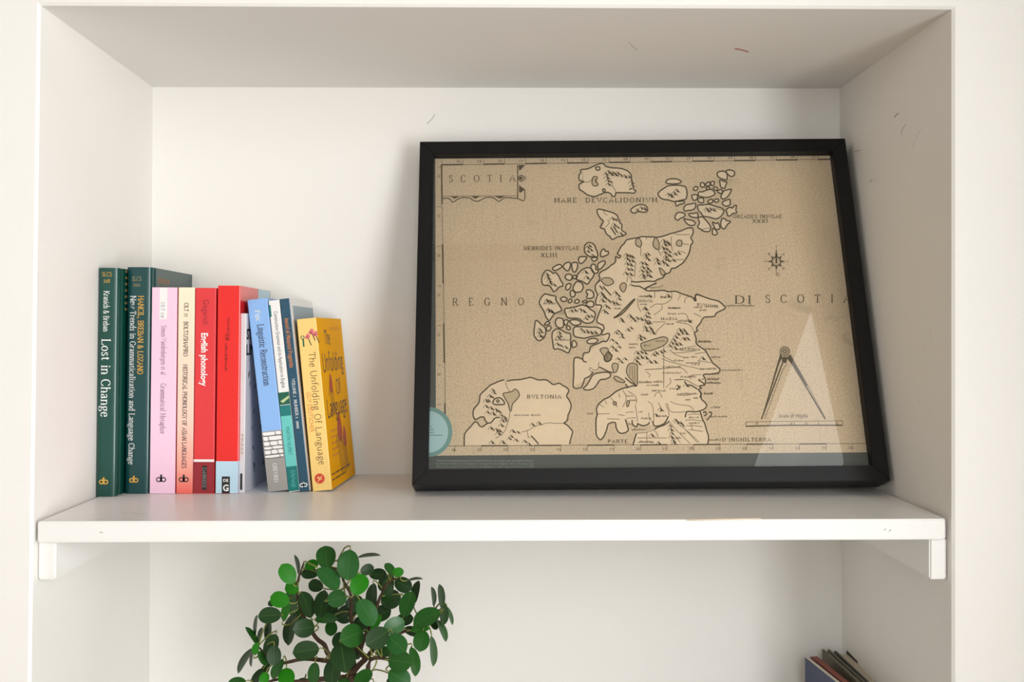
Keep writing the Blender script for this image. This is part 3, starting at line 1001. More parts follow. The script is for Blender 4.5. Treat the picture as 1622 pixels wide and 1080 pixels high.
lb = low_book('paperback_book', 'navy blue paperback on the lower shelf, nearest the plant', (1275, 1041.5), 0.262, 0.016, 0.0055, 0, NAVY2, front=MAROON)
ink = Ink()
for k, (u, l) in enumerate(((0.118, .022), (0.116, .018))):
    for j in range(4):
        ink.line([(u - j * l / 3.2, lb.h - .02 - .007 * k), (u - j * l / 3.2 - l / 4.5, lb.h - .02 - .007 * k)], 0.0026, wh=0.0022)
ink.obj('cover_lettering', lb.left_fn(), LIGHTBLUE_INK, lb.root)
low_book('paperback_book', 'maroon edged paperback on the lower shelf, between navy paperback and olive hardback', (1284, 1039.5), 0.264, 0.014, 0.0075, 0, MAROON, pages=MAROONPG)
low_book('hardback_book', 'thin olive hardback on the lower shelf with white page edges', (1302, 1028.5), 0.285, 0.003, 0.0095, 0, OLIVE, hard=True)
low_book('hardback_book', 'thick dark hardback with cream pages against the alcove wall, rightmost on the lower shelf', (1321, 1031), 0.285, 0.0, 0.0178, 0, DKBOARD, hard=True, pages=CREAMPG)

# ------------------------------------------------------------------ framed map leaning against the back wall
FH, FT, FWD = 0.4105, 0.040, 0.0168            # height, depth, face width of the rails
fb = on_z(654, 777.5, SHELF)                    # rear bottom edge on the shelf
THETA = math.asin((DEPTH - 0.003 - fb.y) / FH)
FYAW, FROLL = R(-0.8), R(-0.5)
# the rear bottom edge of a leaning frame carries it
fr_rot = Matrix.Rotation(FYAW, 3, 'Z') @ Matrix.Rotation(-THETA, 3, 'X') @ Matrix.Rotation(FROLL, 3, 'Y')


def on_frame(px, py, yl):
    """local (x, z) of the photo point on the frame plane y = yl"""
    n = fr_rot @ Vector((0, 1, 0))
    p0 = Vector((0, fb.y, SHELF)) + n * yl
    d = ray(px, py)
    t = (p0 - CAM).dot(n) / d.dot(n)
    q = fr_rot.transposed() @ (CAM + d * t - Vector((0, fb.y, SHELF)))
    return q.x, q.z


xa = on_frame(652.5, 768, -FT)[0]
xb = on_frame(1410.5, 763, -FT)[0]
FX0, FW = xa, xb - xa
frame = empty('picture_frame', (0, fb.y, SHELF + 0.0003), fr_rot.to_euler())
tag(frame, 'wide black picture frame holding an old engraved map of Scotland, leaning on the shelf', 'picture')
x0, x1, z0, z1 = FX0, FX0 + FW, 0.0, FH
GY = -FT + 0.006                                # front of the glass


def rail(pa, pb, qa, qb):
    """mitred bar: outer edge pa-pb, inner edge qa-qb (x, z)"""
    bm = bmesh.new()
    vs = []
    for y in (-FT, 0.0):
        for p in (pa, pb, qb, qa):
            vs.append(bm.verts.new((p[0], y, p[1])))
    for q in ((0, 1, 2, 3), (7, 6, 5, 4), (0, 4, 5, 1), (1, 5, 6, 2), (2, 6, 7, 3), (3, 7, 4, 0)):
        bm.faces.new([vs[i] for i in q])
    bmesh.ops.recalc_face_normals(bm, faces=bm.faces[:])
    es = [e for e in bm.edges if abs(e.verts[0].co.y - e.verts[1].co.y) < 1e-6]
    bmesh.ops.bevel(bm, geom=es, offset=0.0006, segments=2, affect='EDGES')
    bm_obj('frame_rail', bm, BLACK, frame)


m_ = FWD
rail((x0, z1), (x1, z1), (x0 + m_, z1 - m_), (x1 - m_, z1 - m_))
rail((x0, z0), (x1, z0), (x0 + m_, z0 + m_), (x1 - m_, z0 + m_))
rail((x0, z0), (x0, z1), (x0 + m_, z0 + m_), (x0 + m_, z1 - m_))
rail((x1, z0), (x1, z1), (x1 - m_, z0 + m_), (x1 - m_, z1 - m_))
BACKING = mat('grey_green_backing_card', (92, 98, 90), 0.7, 0.3, 0.04, 60)
bm_obj('backing_card', box_bm((x0 + m_, GY + 0.0052, z0 + m_), (x1 - m_, GY + 0.0075, z1 - m_)), BACKING, frame)
bm_obj('glass', box_bm((x0 + m_, GY, z0 + m_), (x1 - m_, GY + 0.0006, z1 - m_)).__class__() if False else
       (lambda b: (b.faces.new([b.verts.new(p) for p in ((x0 + m_, GY, z0 + m_), (x1 - m_, GY, z0 + m_), (x1 - m_, GY, z1 - m_), (x0 + m_, GY, z1 - m_))]), b)[1])(bmesh.new()), GLASS, frame)
SY = GY + 0.0050                                # plane of the map sheet

# paper: stippled sea tone with old stains
PAPER = mat('aged_map_paper', (196, 174, 138), 0.8, 0.2)
nt = PAPER.node_tree
bsdf = nt.nodes['Principled BSDF']
tc = nt.nodes.new('ShaderNodeTexCoord')


def nz(scale, detail, dist=0.0, stretch=None):
    n = nt.nodes.new('ShaderNodeTexNoise')
    n.inputs['Scale'].default_value = scale
    n.inputs['Detail'].default_value = detail
    n.inputs['Distortion'].default_value = dist
    if stretch:
        mp = nt.nodes.new('ShaderNodeMapping')
        mp.inputs['Scale'].default_value = stretch
        nt.links.new(tc.outputs['Object'], mp.inputs['Vector'])
        nt.links.new(mp.outputs[0], n.inputs['Vector'])
    else:
        nt.links.new(tc.outputs['Object'], n.inputs['Vector'])
    return n


def mixc(a, col, fac_socket, lo, hi, amount):
    cr = nt.nodes.new('ShaderNodeValToRGB')
    cr.color_ramp.elements[0].position = lo
    cr.color_ramp.elements[1].position = hi
    cr.color_ramp.elements[0].color = (0, 0, 0, 1)
    cr.color_ramp.elements[1].color = (amount, amount, amount, 1)
    nt.links.new(fac_socket, cr.inputs[0])
    mx = nt.nodes.new('ShaderNodeMix')
    mx.data_type = 'RGBA'
    nt.links.new(cr.outputs[0], mx.inputs[0])
    if isinstance(a, tuple):
        mx.inputs[6].default_value = a
    else:
        nt.links.new(a, mx.inputs[6])
    mx.inputs[7].default_value = rgb(col)
    return mx.outputs[2]


c1 = mixc(rgb((231, 211, 178)), (208, 186, 153), nz(520, 3).outputs['Fac'], 0.42, 0.62, 0.85)       # stipple
c2 = mixc(c1, (218, 196, 164), nz(9, 3).outputs['Fac'], 0.42, 0.7, 0.5)                               # blotchy yellowing
c3 = mixc(c2, (150, 134, 108), nz(13, 4, 0.6, (1, 1, 2.2)).outputs['Fac'], 0.64, 0.76, 0.55)           # smudges
c4 = mixc(c3, (160, 140, 108), nz(60, 2, 0, (6, 1, 0.35)).outputs['Fac'], 0.55, 0.75, 0.14)            # laid lines
nt.links.new(c4, bsdf.inputs['Base Color'])
LAND = mat('map_land_tint', (241, 221, 189), 0.8, 0.2, 0.025, 120)
INK1 = mat('map_engraving_ink', (96, 85, 64), 0.8, 0.2)
INK2 = mat('map_fine_engraving_ink', (128, 112, 86), 0.8, 0.2)

sheet = Ink()
cor = [on_frame(*p, SY) for p in ((689.5, 249), (1345, 240), (1395, 716.5), (690.5, 722))]
xr = x1 - m_ - 0.0004
zt = z1 - m_ - 0.0006
cor = [(cor[0][0], zt), (xr, zt), (xr, cor[2][1]), cor[3]]
sheet.poly(cor[::-1])
map_sheet = sheet.obj('map_sheet', lambda x, z: (x, SY, z), PAPER, frame)
tag(map_sheet, 'aged engraved map sheet')


def map_fn(lift):
    def fn(px, py):
        x, z = on_frame(px, py, SY)
        x = min(x, xr)
        return (x, SY - lift, z)
    return fn


# --- tracing of the engraving: crops of the photograph give origin and scale
CROPS = {'1': (900, 250, 7.7125), '2': (1030, 260, 7.7125), '3': (840, 370, 7.7125), '4': (940, 350, 7.2), '5': (840, 470, 7.7125), '6': (960, 460, 6.355),
         '7': (930, 580, 6.758), '8': (730, 590, 8.537), 'A': (650, 200, 4.268), 'B': (1020, 200, 4.055), 'D': (1020, 440, 4.055), 'E': (640, 590, 4.159),
         'F': (1020, 590, 4.055), 'G': (640, 440, 4.154), 'P': (0, 0, 1)}


def pts_of(crop, txt):
    ox, oy, sc = CROPS[crop]
    return [(ox + float(a.split(',')[0]) / sc, oy + float(a.split(',')[1]) / sc) for a in txt.split()]


# flags: c closed, f tinted as land, t thin line, s water patch
STROKES = '''
1cf 135,210 155,185 155,150 230,140 290,115 345,90 390,75 430,75 465,110 540,125 620,130 700,150 750,185 770,220 775,270 790,340 800,385 825,410 800,435 740,430 660,430 585,430 575,465 540,475 520,440 470,425 430,435 380,455 325,475 260,465 210,440 180,415 140,390 130,345 150,315 190,295 140,280 130,245
1t 190,295 240,300 270,285 310,240
1cs 305,240 350,235 355,260 330,280 365,330 325,350 290,320
1c 340,120 380,115 385,145 355,155 335,135
1t 530,330 555,370 575,400 580,430
1c 418,400 435,382 452,400 435,418
1 745,390 780,375
1cf 350,650 375,630 430,640 500,660 560,680 600,710 610,745 630,770 625,790 655,820 655,885 700,920 705,935 660,960 600,970 540,1000 510,965 470,935 450,895 440,870 400,860 395,840 430,780 395,745 370,710
1 520,850 580,945
1 550,840 605,920
1t 430,640 450,690 480,700
1t 480,760 500,800 450,850
1cf 765,635 800,605 870,575 940,585 970,625 955,665 900,665 850,660 810,680 770,660
2cf 190,220 220,190 290,182 350,195 380,220 340,240 270,245 210,240
2cf 95,360 150,310 220,270 310,260 400,270 435,290 450,370 430,430 370,445 290,460 220,440 150,430 110,400
2cf 310,460 360,460 410,455 415,480 360,495 320,515
2cf 815,130 840,95 900,90 935,120 940,160 930,195 880,185 840,165
2cf 925,90 970,75 1020,90 1030,130 1000,155 960,140
2cf 850,200 900,215 935,225 920,265 905,300 860,280 855,250
2cf 865,390 900,330 940,320 990,310 970,365 945,400 900,430 870,420
2cf 880,470 930,445 970,435 975,490 950,515 900,510
2cf 925,560 975,530 1000,540 1025,515 1055,510 1045,560 1055,600 1010,605 975,635 945,630 935,590
2cf 875,670 910,670 930,690 980,705 940,745 905,795 870,775 860,730
2cf 760,710 800,730 830,720 850,790 800,800 780,770
2cf 765,790 800,810 820,850 790,870 760,855
2cf 585,660 640,650 680,690 720,740 740,780 720,825 660,825 620,800 580,770 600,720
2t 570,760 620,800 680,790 735,780
2cf 410,670 450,680 510,690 550,720 530,750 480,750 440,720
2cf 300,660 330,600 380,595 420,610 420,640 360,670 340,690
2cf 410,540 440,500 500,490 550,480 550,530 520,560 460,570 420,575
2cf 470,610 530,605 575,600 580,650 540,655 490,640
2cf 580,510 650,500 720,495 800,520 870,540 900,570 880,620 840,660 790,670 720,650 650,640 620,600 590,570
2cf 505,390 540,375 575,385 570,430 530,445
2cf 525,320 545,280 580,285 570,320
2cf 615,235 655,235 660,280 620,280
2cf 675,245 720,220 730,260 690,270
2cf 740,225 780,215 775,260 745,260
2cf 590,345 640,340 690,320 740,310 780,340 790,370 740,400 680,410 620,400 590,390
2cf 580,430 640,415 650,470 600,470
2cf 700,460 750,430 760,470 720,480
2cf 780,440 830,430 830,465 790,465
2cf 770,290 810,285 820,320 790,320
2cf 820,330 870,315 880,360 840,355
2cf 680,290 720,285 725,310 690,312
2t 790,545 850,558 900,570
3cf 660,190 670,140 720,110 780,140 800,190 820,240 815,290 750,290 700,270 665,230
3cf 860,280 865,220 900,190 920,220 950,220 950,255 900,280
3cf 590,340 600,290 640,285 690,290 660,340 620,370
3cf 750,300 790,285 820,310 790,340 760,335
3cf 270,430 310,395 360,380 385,410 340,440 300,455
3cf 400,410 430,365 480,355 490,400 460,460 420,435
3cf 505,380 530,355 575,365 575,420 550,470 520,460
3cf 740,400 770,375 800,400 800,440 830,450 820,480 780,490 750,450
3cf 830,370 880,340 915,345 900,390 850,440 825,420
3cf 140,550 160,490 200,450 250,465 280,490 310,480 345,520 370,570 400,635 350,660 290,715 265,680 230,640 170,635 145,610
3cf 430,550 440,505 500,505 510,550 480,575
3cf 520,530 550,510 565,540 530,555
3cf 580,500 640,440 700,420 740,430 780,490 760,540 730,580 700,620 670,610 640,590 580,570 560,560 570,540
3cf 435,680 440,630 490,615 490,660 460,690
3cf 530,640 570,590 630,610 645,660 620,710 560,720 525,690
3cf 490,710 520,700 550,740 530,775 495,770
3cf 680,720 700,690 760,710 775,770 740,795 690,790 700,740
3cf 110,850 130,790 180,740 240,755 310,770 310,810 340,860 380,920 370,950 300,980 260,1030 230,1065 190,1020 170,960 140,910
3cf 370,800 410,775 450,800 430,830 390,830
3cf 460,830 490,800 510,825 480,850
3cf 540,840 570,805 600,830 570,855
3cf 640,830 680,815 690,835 650,850
3cf 680,870 720,830 770,840 770,890 730,900
5cf 420,155 480,140 560,125 620,105 680,115 730,155 790,195 790,240 770,300 720,325 660,320 600,275 530,265 460,260 435,220
5cf 60,310 90,300 130,340 170,370 190,420 175,490 110,540 60,500 45,450
5cf 175,340 210,305 240,330 190,350
5cf 195,385 230,360 255,385 215,425
5cf 305,310 330,265 390,270 405,310 400,370 360,385 320,360
5cf 410,300 440,285 465,300 440,350 420,340
5cf 440,380 470,360 490,390 465,410
5cf 480,300 520,285 580,290 620,320 580,350 520,345
5cf 530,390 560,370 640,370 720,375 800,375 850,390 880,430 850,470 800,480 740,490 660,510 590,500 540,485 525,440
5cf 275,430 330,395 380,410 430,440 490,460 490,540 495,620 480,660 460,690 400,660 340,640 290,640 275,560 265,490
5cf 510,560 540,540 570,590 540,620 515,620
5cf 690,550 740,515 800,515 825,540 790,570 720,575
4 20,740 40,710 60,690 75,650 60,620 90,580 150,550 200,510 250,470 255,410 290,425 310,400 275,380 290,340 320,290 350,260 380,220 440,205 500,195 560,180 610,185 680,185 720,190 800,175 870,150 930,135 1000,115 1060,90 1110,80 1135,100 1135,150 1110,195 1135,240 1110,280 1100,340 1070,410 1030,470 980,510 930,540 890,545 870,590 820,610 790,650 730,670 700,690 620,690 540,695 480,700 430,690
4 430,735 480,745 530,750 580,775 640,745 720,710
4 580,780 620,800 660,800 720,800 800,795 860,810 930,805 1000,830 1060,850 1120,870 1150,900 1170,915 1160,860 1180,840 1224,855
4t 590,790 660,740 720,720
4t 640,765 720,760 800,740
6 890,110 890,80 915,45 980,65 1050,90 1130,110 1180,150 1200,180 1150,210 1110,230 1085,265 1000,270 970,290 950,330 910,380 920,410 890,430 905,480 910,540 960,580 1000,610 1030,660 1060,710 1080,740 1120,770 1145,800 1130,830 1060,845 980,850 1000,900 990,950 940,965 960,985 930,1000 955,1040 945,1080
7 1200,260 1220,300 1220,350 1260,390 1280,430 1240,470 1160,490 1070,490 1050,550
7 1200,490 1215,500 1230,560 1260,620 1275,680 1300,760 1290,840
7 1240,500 1265,490 1275,520 1250,535
7 1300,500 1325,495 1330,520 1300,560 1280,580
3 790,640 800,700 820,750 800,820 800,870
3t 790,640 830,600 870,570 830,590
5 795,105 870,110 850,180 820,260 815,310 860,340 890,350 900,400 870,430 880,470 960,450 960,500 930,550 890,545 830,575 740,610 715,680 660,690 640,740 650,790 690,800
5 640,770 590,745 540,755 530,830 530,950 525,1040 522,1080
P 907.8,610 908.5,614.5 913,616 921,614 924,607.5 926,600 934,596.5 940,589
5t 760,930 720,890 740,870 770,900 830,880 830,850 840,800
5cs 855,640 940,630 960,690 1000,720 970,780 920,790 900,730 870,690
5 840,860 900,890 960,920 1010,930
7cf 0,200 40,130 70,90 150,70 230,70 250,110 200,140 140,150 90,220 50,250 0,258 -40,240
6cs 60,760 80,735 120,750 110,810 80,830
6cs 80,890 100,865 150,890 190,920 170,930 120,920
6cs 205,810 235,740 310,750 315,830 310,960 270,920 225,870
6 190,880 250,930 310,965
6t 240,760 240,860
6t 260,760 270,900
6t 285,760 290,930
6cs 20,620 50,650 50,700 0,720 -20,680
7 440,230 380,240 300,280 240,330 180,360 120,410 100,470 110,520 95,570 95,660 100,740 140,790 180,750 210,680 230,620 300,605 310,660 340,710 390,720 440,690 430,640 410,570
7 480,580 490,630 530,650 545,610
7 545,620 600,640 650,625 670,600
7 700,590 720,640 770,640 830,610 870,540
7 720,680 760,655 830,630 880,590
7 530,720 510,780 490,850
7 410,195 440,225 480,215 530,215
7t 340,290 350,340
7t 250,340 290,380 310,410 320,440
7t 380,260 420,340 380,440
7t 440,270 520,330 530,400
7t 130,410 180,440
7t 190,370 210,410
7t 650,380 700,430 715,600
7t 760,390 790,450 780,500
7t 840,400 870,480 880,540
7t 860,400 900,490 1060,490
7t 890,380 960,410 1100,430 1140,480
7t 960,310 1060,315 1160,290
7t 210,565 350,570
7t 330,520 400,530
7t 410,500 500,490
7t 420,560 520,555
7t 515,410 530,520 540,600
7t 100,515 240,510
7t 930,150 1050,150 1150,200 1230,230
7t 820,60 820,240
7t 620,40 700,35 800,30
7t 540,180 690,180
7t 540,720 640,710 720,690 760,760
7t 540,770 640,770 850,770
7t 640,700 640,830
7t 540,820 640,815 720,825
7t 660,500 665,560 690,590
7t 720,330 740,290 780,290 800,340
7t 880,600 960,690 1100,830
7t 960,610 1100,720 1200,820
7t 1050,680 1180,820
7t 1050,580 1140,578 1240,590
7t 1060,640 1150,640 1230,650
7t 1080,520 1150,515 1220,520
7t 1090,680 1240,700
7t 1110,620 1130,690
7t 900,700 1000,820
7cs 280,385 310,390 310,415 285,415
7cs 425,380 455,375 440,430 425,430
7 1190,150 1240,180 1260,210
7 1040,165 1070,200 1120,210 1180,250
7 1000,215 980,235 960,260
6t 440,180 500,140 570,140 620,120 660,80 660,20
6t 560,150 560,190 480,250
6t 490,20 490,80
6t 740,40 745,60 720,100
6t 860,60 800,80 790,130
6t 470,320 600,320
6t 500,440 520,400 600,330
6cs 460,500 570,470 620,490 600,540 530,580 440,610 370,600 350,540 400,520
6t 720,240 800,240 830,300
6t 880,230 960,270
6t 700,320 840,350 890,430
6t 320,80 320,150 350,220
6t 560,690 640,720 720,740 840,770 980,800
6t 680,630 760,630 900,610
6t 700,600 900,560
6t 390,800 560,790 750,780 820,840
6t 400,820 440,850 430,880
6t 920,710 1060,730
6t 890,640 1000,625
6t 560,650 620,690 700,720
6t 640,600 700,650 800,680
6t 690,900 780,900 860,930
6cf 75,280 130,240 250,120 290,90 260,130 160,240
6t 580,560 580,950
6t 850,900 850,860 960,850
6t 640,880 650,930 600,980
4cs 500,200 480,240 490,280 530,300 550,260 530,210
4t 540,300 540,400
4cs 710,190 680,250 690,300 740,330 750,260
4t 740,330 770,400
4t 890,180 885,260 900,340
4cs 950,240 980,220 1010,240 1000,290 950,280
4t 1010,260 1090,275
4t 960,345 1030,360 1050,380
4t 900,450 1030,440
4cs 750,540 790,560 820,600 780,620
4t 480,480 470,640
4cs 90,680 130,650 200,660 230,710 150,740
4cs 300,760 330,710 370,720 370,770 340,815
4t 380,700 390,650 430,650 430,720 400,740
4t 600,185 605,215
4t 920,150 1000,160 1100,155
4 110,750 200,850
4 70,740 110,790
8 45,1000 50,850 80,790 130,740 190,670 230,690 260,730 300,735 360,690 410,680 460,620 520,610
8 360,690 330,650 310,605 260,610 210,635 180,625 165,560 180,490 240,420 255,350 265,300 330,240 390,180 450,150 520,120 590,100
8 620,120 700,105 790,100 870,85 930,70 980,80 1050,105 1120,100 1170,110 1210,140 1250,165 1330,150 1380,180 1430,205 1460,250 1430,320 1460,370 1490,440 1480,510 1450,580 1440,650 1390,690
8 1390,690 1430,710 1480,760 1510,800 1495,870 1480,920 1470,970
8t 600,120 620,190 660,260
8cs 570,290 620,275 690,260 740,225 790,290 770,350 700,430 680,520 660,510 640,430 590,340
8t 670,520 650,620 600,780 540,850 470,890
8t 1390,690 1280,690 1180,685 1080,710 980,740 920,780 820,810
8t 900,790 910,870 940,880
8 950,860 1000,910 1050,970
8c 440,430 460,360 540,350 590,430
8cs 480,390 500,372 520,390 500,410
8t 520,610 560,620 620,640
A 725,262 726,400 725,492
At 215,475 400,474 725,472
A 215,490 260,490 290,515 330,490 390,485 450,510 510,485 560,485 600,510 640,485 700,488 730,490
A 730,492 770,502 772,432 750,420
Ac 730,352 750,333 772,352 750,374
At 780,335 782,370
P 1243,566 1206,664.5
Pt 1247,577 1240,585 1211,664
P 1248,566 1275,610 1307,664
Pt 1252,562 1280,612 1308,664
P 1181.5,675.5 1245,674 1334.5,674
Pt 1181.5,668.5 1334.5,667
Pt 1181.5,668.5 1181.5,675
Pt 1334.5,667 1334.5,674
'''
# land of the mainland and of Ulster as tinted areas (coarser outlines)
LANDS = [
    [('4', '20,740 60,690 75,650 60,620 150,550 250,470 255,410 310,400 275,380 320,290 380,220 500,195 610,185 720,190 930,135 1060,90 1135,100 1110,195 1135,240 1100,340 1030,470 930,540 890,545 870,590 820,610 730,670 640,745 640,795 800,795 930,805 1060,850 1150,900 1180,840'),
     ('6', '915,45 1050,90 1130,110 1200,180 1110,230 1085,265 1000,270 910,380 890,430 910,540 1000,610 1060,710 1145,800 1130,830 980,850 1000,900 990,950 940,1000'),
     ('7', '1220,350 1280,430 1240,490 1230,560 1275,680 1300,760 1290,838 490,838 510,780 530,720 720,680 880,590 770,640 650,625 545,640 490,630 410,570 440,690 390,720 340,710 300,605 230,620 180,750 140,790 100,740 110,520 100,470 180,360 300,280 440,230 420,190 300,100 260,60'),
     ('5', '830,880 760,930 640,1040 530,1090 530,830 540,755 640,770 640,740 715,680 830,575 930,550 880,470 870,430 815,310 850,180 795,105')],
    [('8', '45,1000 50,850 130,740 190,670 300,735 360,690 310,605 180,625 165,560 240,420 265,300 390,180 590,100 700,105 930,70 1050,105 1170,110 1250,165 1330,150 1460,250 1430,320 1490,440 1450,580 1390,690 1480,760 1510,800 1480,920 1470,985')],
]
MOUNTAINS = {
    '1': '460,200 490,175 520,200 545,185 575,205 605,190 640,215 690,230 740,235 470,240 480,280 515,295 490,325 770,300 780,340 540,745 580,760 560,820 600,850 640,930 840,640 890,615 930,625',
    '2': '220,370 255,380 290,360 320,325 250,395 685,550 730,550 770,560 700,570',
    '3': '700,170 735,200 720,150 700,220 760,270 200,500 210,540 230,580 240,610 290,630 670,470 690,540 205,820 240,830 220,930 255,955',
    '5': '500,175 540,165 610,160 650,180 700,240 745,240 680,270 200,55 240,60 220,175 260,185 110,400 130,430 115,480 140,490 100,440 350,440 360,480 340,500 330,580 370,600 430,620 620,400 650,430 690,425 740,440 790,440',
    '4': '375,390 410,400 440,410 380,430 400,450 440,455 380,490 420,500 390,550 430,555 370,600 420,610 590,390 620,380 600,420 620,440 550,480 590,490 560,530 610,540 550,570 600,580 640,570 560,620 610,620 640,630 570,650 800,230 840,245 810,270 850,265 790,310 830,320 860,350 810,360 850,390 820,410 870,400 930,380 970,370 820,440 850,450 910,450 720,440 730,480 790,470 830,500 90,830 110,860 130,880 100,910 170,910 220,930 260,940 250,820 280,850 290,890 140,970 170,990 120,1030 150,1050 640,860 850,855 590,1000',
    '6': '390,190 420,230 400,260 430,270 150,290 160,310 240,260 260,280 280,300 310,280 350,290 390,300 410,330 430,320 390,370 400,400 440,380 460,410 470,430 120,410 150,440 100,430 160,470 220,400 250,380 60,500 100,530 130,570 60,570 90,600 340,460 380,480 340,490 120,690 150,720 190,690 310,630 350,620 390,630 310,680 350,670 400,680 300,710 440,720 490,720 330,740 500,630 550,620 580,610 480,650 740,400 780,400 760,430 800,430 720,440 700,470 680,500 660,530 640,560 700,540 740,540 690,580 780,490 820,490 970,685 830,310 720,965',
    '7': '885,640 895,680 905,720 900,760 920,800 930,825 945,580 965,600 1000,610 1020,635 735,525 785,465 690,740 765,825 1060,205',
    '8': '430,240 445,275 390,320 420,335 370,380 340,385 340,460 405,485 360,540 435,560 475,510 515,530 545,580 590,610 600,645 560,655 545,715 405,755 480,780 520,790 505,825 700,795 770,810 680,865 745,915 655,895 865,935 415,945 565,945 965,705 1055,685 920,975',
}
# place names too small to read: broken marks; crop, x, y, length
NAMES = '''6,640,188,100 6,620,245,90 6,720,318,150 6,610,348,70 6,350,72,110 6,345,150,70 6,550,80,60 6,1010,170,120 6,940,210,70 6,885,180,80 6,920,528,140 6,1000,600,140 6,1060,682,100 6,780,490,50
6,780,685,50 6,690,715,90 6,800,740,150 6,570,780,180 6,570,840,180 6,750,880,150 6,950,800,160 6,1060,850,80 6,930,905,50 6,1020,905,110 6,1010,940,140 6,410,965,120 6,480,930,90 6,460,1020,140
6,350,1060,70 6,640,1000,110 6,720,1052,200 6,960,1050,110 6,380,565,70 6,500,520,90 6,330,930,130 D,530,186,180 D,500,600,130 D,430,838,55 D,430,898,105 D,350,415,80 D,390,750,55 D,415,655,70 D,405,682,85
8,720,590,200 8,950,590,130 3,160,868,150 5,300,540,180 4,520,870,150 4,850,1005,140 4,770,880,90 7,420,330,70 7,460,375,70 7,580,570,110 7,740,545,110 7,1090,560,100 7,1090,620,110 7,560,820,150
7,480,690,150 7,1310,800,130 7,1000,730,60 7,950,780,60 7,1140,350,40 7,1050,370,50 7,0,520,60 E,165,350,20 4,230,970,90 4,240,1010,70 6,230,550,100 6,230,585,70 6,850,680,60 7,440,630,50 7,550,500,40'''
rs = random.Random(11)
coast, fine, land, water, hills = Ink(), Ink(), Ink(), Ink(), Ink()


def wobble(p, amp):
    return [(x + rs.uniform(-amp, amp), y + rs.uniform(-amp, amp)) for x, y in p]


for parts in LANDS:
    pl = []
    for cr_, tx in parts:
        pl += pts_of(cr_, tx)
    # level strips between the outline's crossings, so a winding coast fills cleanly
    y = min(p[1] for p in pl) + 0.25
    while y < max(p[1] for p in pl):
        xs = sorted(p[0] + (q[0] - p[0]) * (y - p[1]) / (q[1] - p[1]) for p, q in zip(pl, pl[1:] + pl[:1]) if (p[1] > y) != (q[1] > y))
        for xa_, xb_ in zip(xs[::2], xs[1::2]):
            land.poly([(xa_, y + 0.5), (xb_, y + 0.5), (xb_, y - 0.5), (xa_, y - 0.5)])
        y += 1.0
for ln in STROKES.strip().split('\n'):
    head, tx = ln.split(' ', 1)
    crop, fl = head[0], head[1:]
    p = pts_of(crop, tx)
    closed = 'c' in fl
    straight = crop == 'P' or (crop == 'A' and len(p) < 4)
    q = p if straight else wobble(smooth_line(p, closed, 4), 0.16)
    if 'f' in fl:
        land.poly(q)
    if 's' in fl:
        water.poly(q)
    if 't' in fl:
        fine.line(q, 0.95, closed)
    else:
        coast.line(q, 1.55 if 's' in fl or 'A' == crop else 2.1, closed)
for cr_, tx in MOUNTAINS.items():
    for (x, y) in pts_of(cr_, tx):
        s = rs.uniform(1.05, 1.5)
        # pale left flank outline and dark hatched right flank
        top = (x, y - 2.2 * s)
        hills.poly([top, (x + 3.4 * s, y + 2.2 * s), (x + 0.4 * s, y + 1.9 * s), (x - 0.2 * s, y)][::-1])
        fine.line([(x - 3.4 * s, y + 2.0 * s), (x - 1.6 * s, y - 0.8 * s), top], 0.8)
        fine.line([(x + 0.5 * s, y - 1.4 * s), (x + 4.4 * s, y + 2.6 * s)], 0.8)
for w in NAMES.split():
    cr_, a, b_, l = w.split(',')
    ox, oy, sc = CROPS[cr_]
    x, y, l = ox + float(a) / sc, oy + float(b_) / sc, float(l) / sc
    u = x
    while u < x + l:
        st = rs.uniform(0.9, 1.6)
        hgt = rs.choice((2.2, 2.2, 2.4, 3.4))
        fine.line([(u, y), (u + 0.3, y - hgt)], 0.75)
        if rs.random() < 0.75:
            fine.line([(u, y - rs.choice((0, 1.1, 2.1))), (u + st, y - rs.choice((0, 1.1, 2.1)))], 0.6)
        u += st + rs.choice((0.2, 0.3, 0.9))
# dividers: tapering shaded legs, hinge
hills.poly([(1236, 560), (1239, 566), (1234, 577), (1207, 664.5), (1206, 664)][::-1])
hills.poly([(1246, 567), (1251, 562), (1265, 586), (1281, 613), (1277, 611), (1262, 588)][::-1])
for r_ in (7.6, 5.2, 2.2):
    coast.ring((1243, 557), r_, 1.2 if r_ > 3 else 1.6, 18)
for k in range(6):
    a = k * math.pi / 3
    fine.line([(1243 + 2 * math.cos(a), 557 + 2 * math.sin(a)), (1243 + 5 * math.cos(a), 557 + 5 * math.sin(a))], 0.8)
hills.poly([(1238, 566), (1248, 566), (1245, 576), (1239, 574)][::-1])
for k in range(8):
    xk = 1181.5 + 153 * k / 8
    if k % 2 == 0:
        fine.line([(xk, 668), (xk, 675)], 0.8)
for xk in (1199, 1253, 1277, 1325):
    fine.ring((xk, 671), 1.6, 0.8, 8)
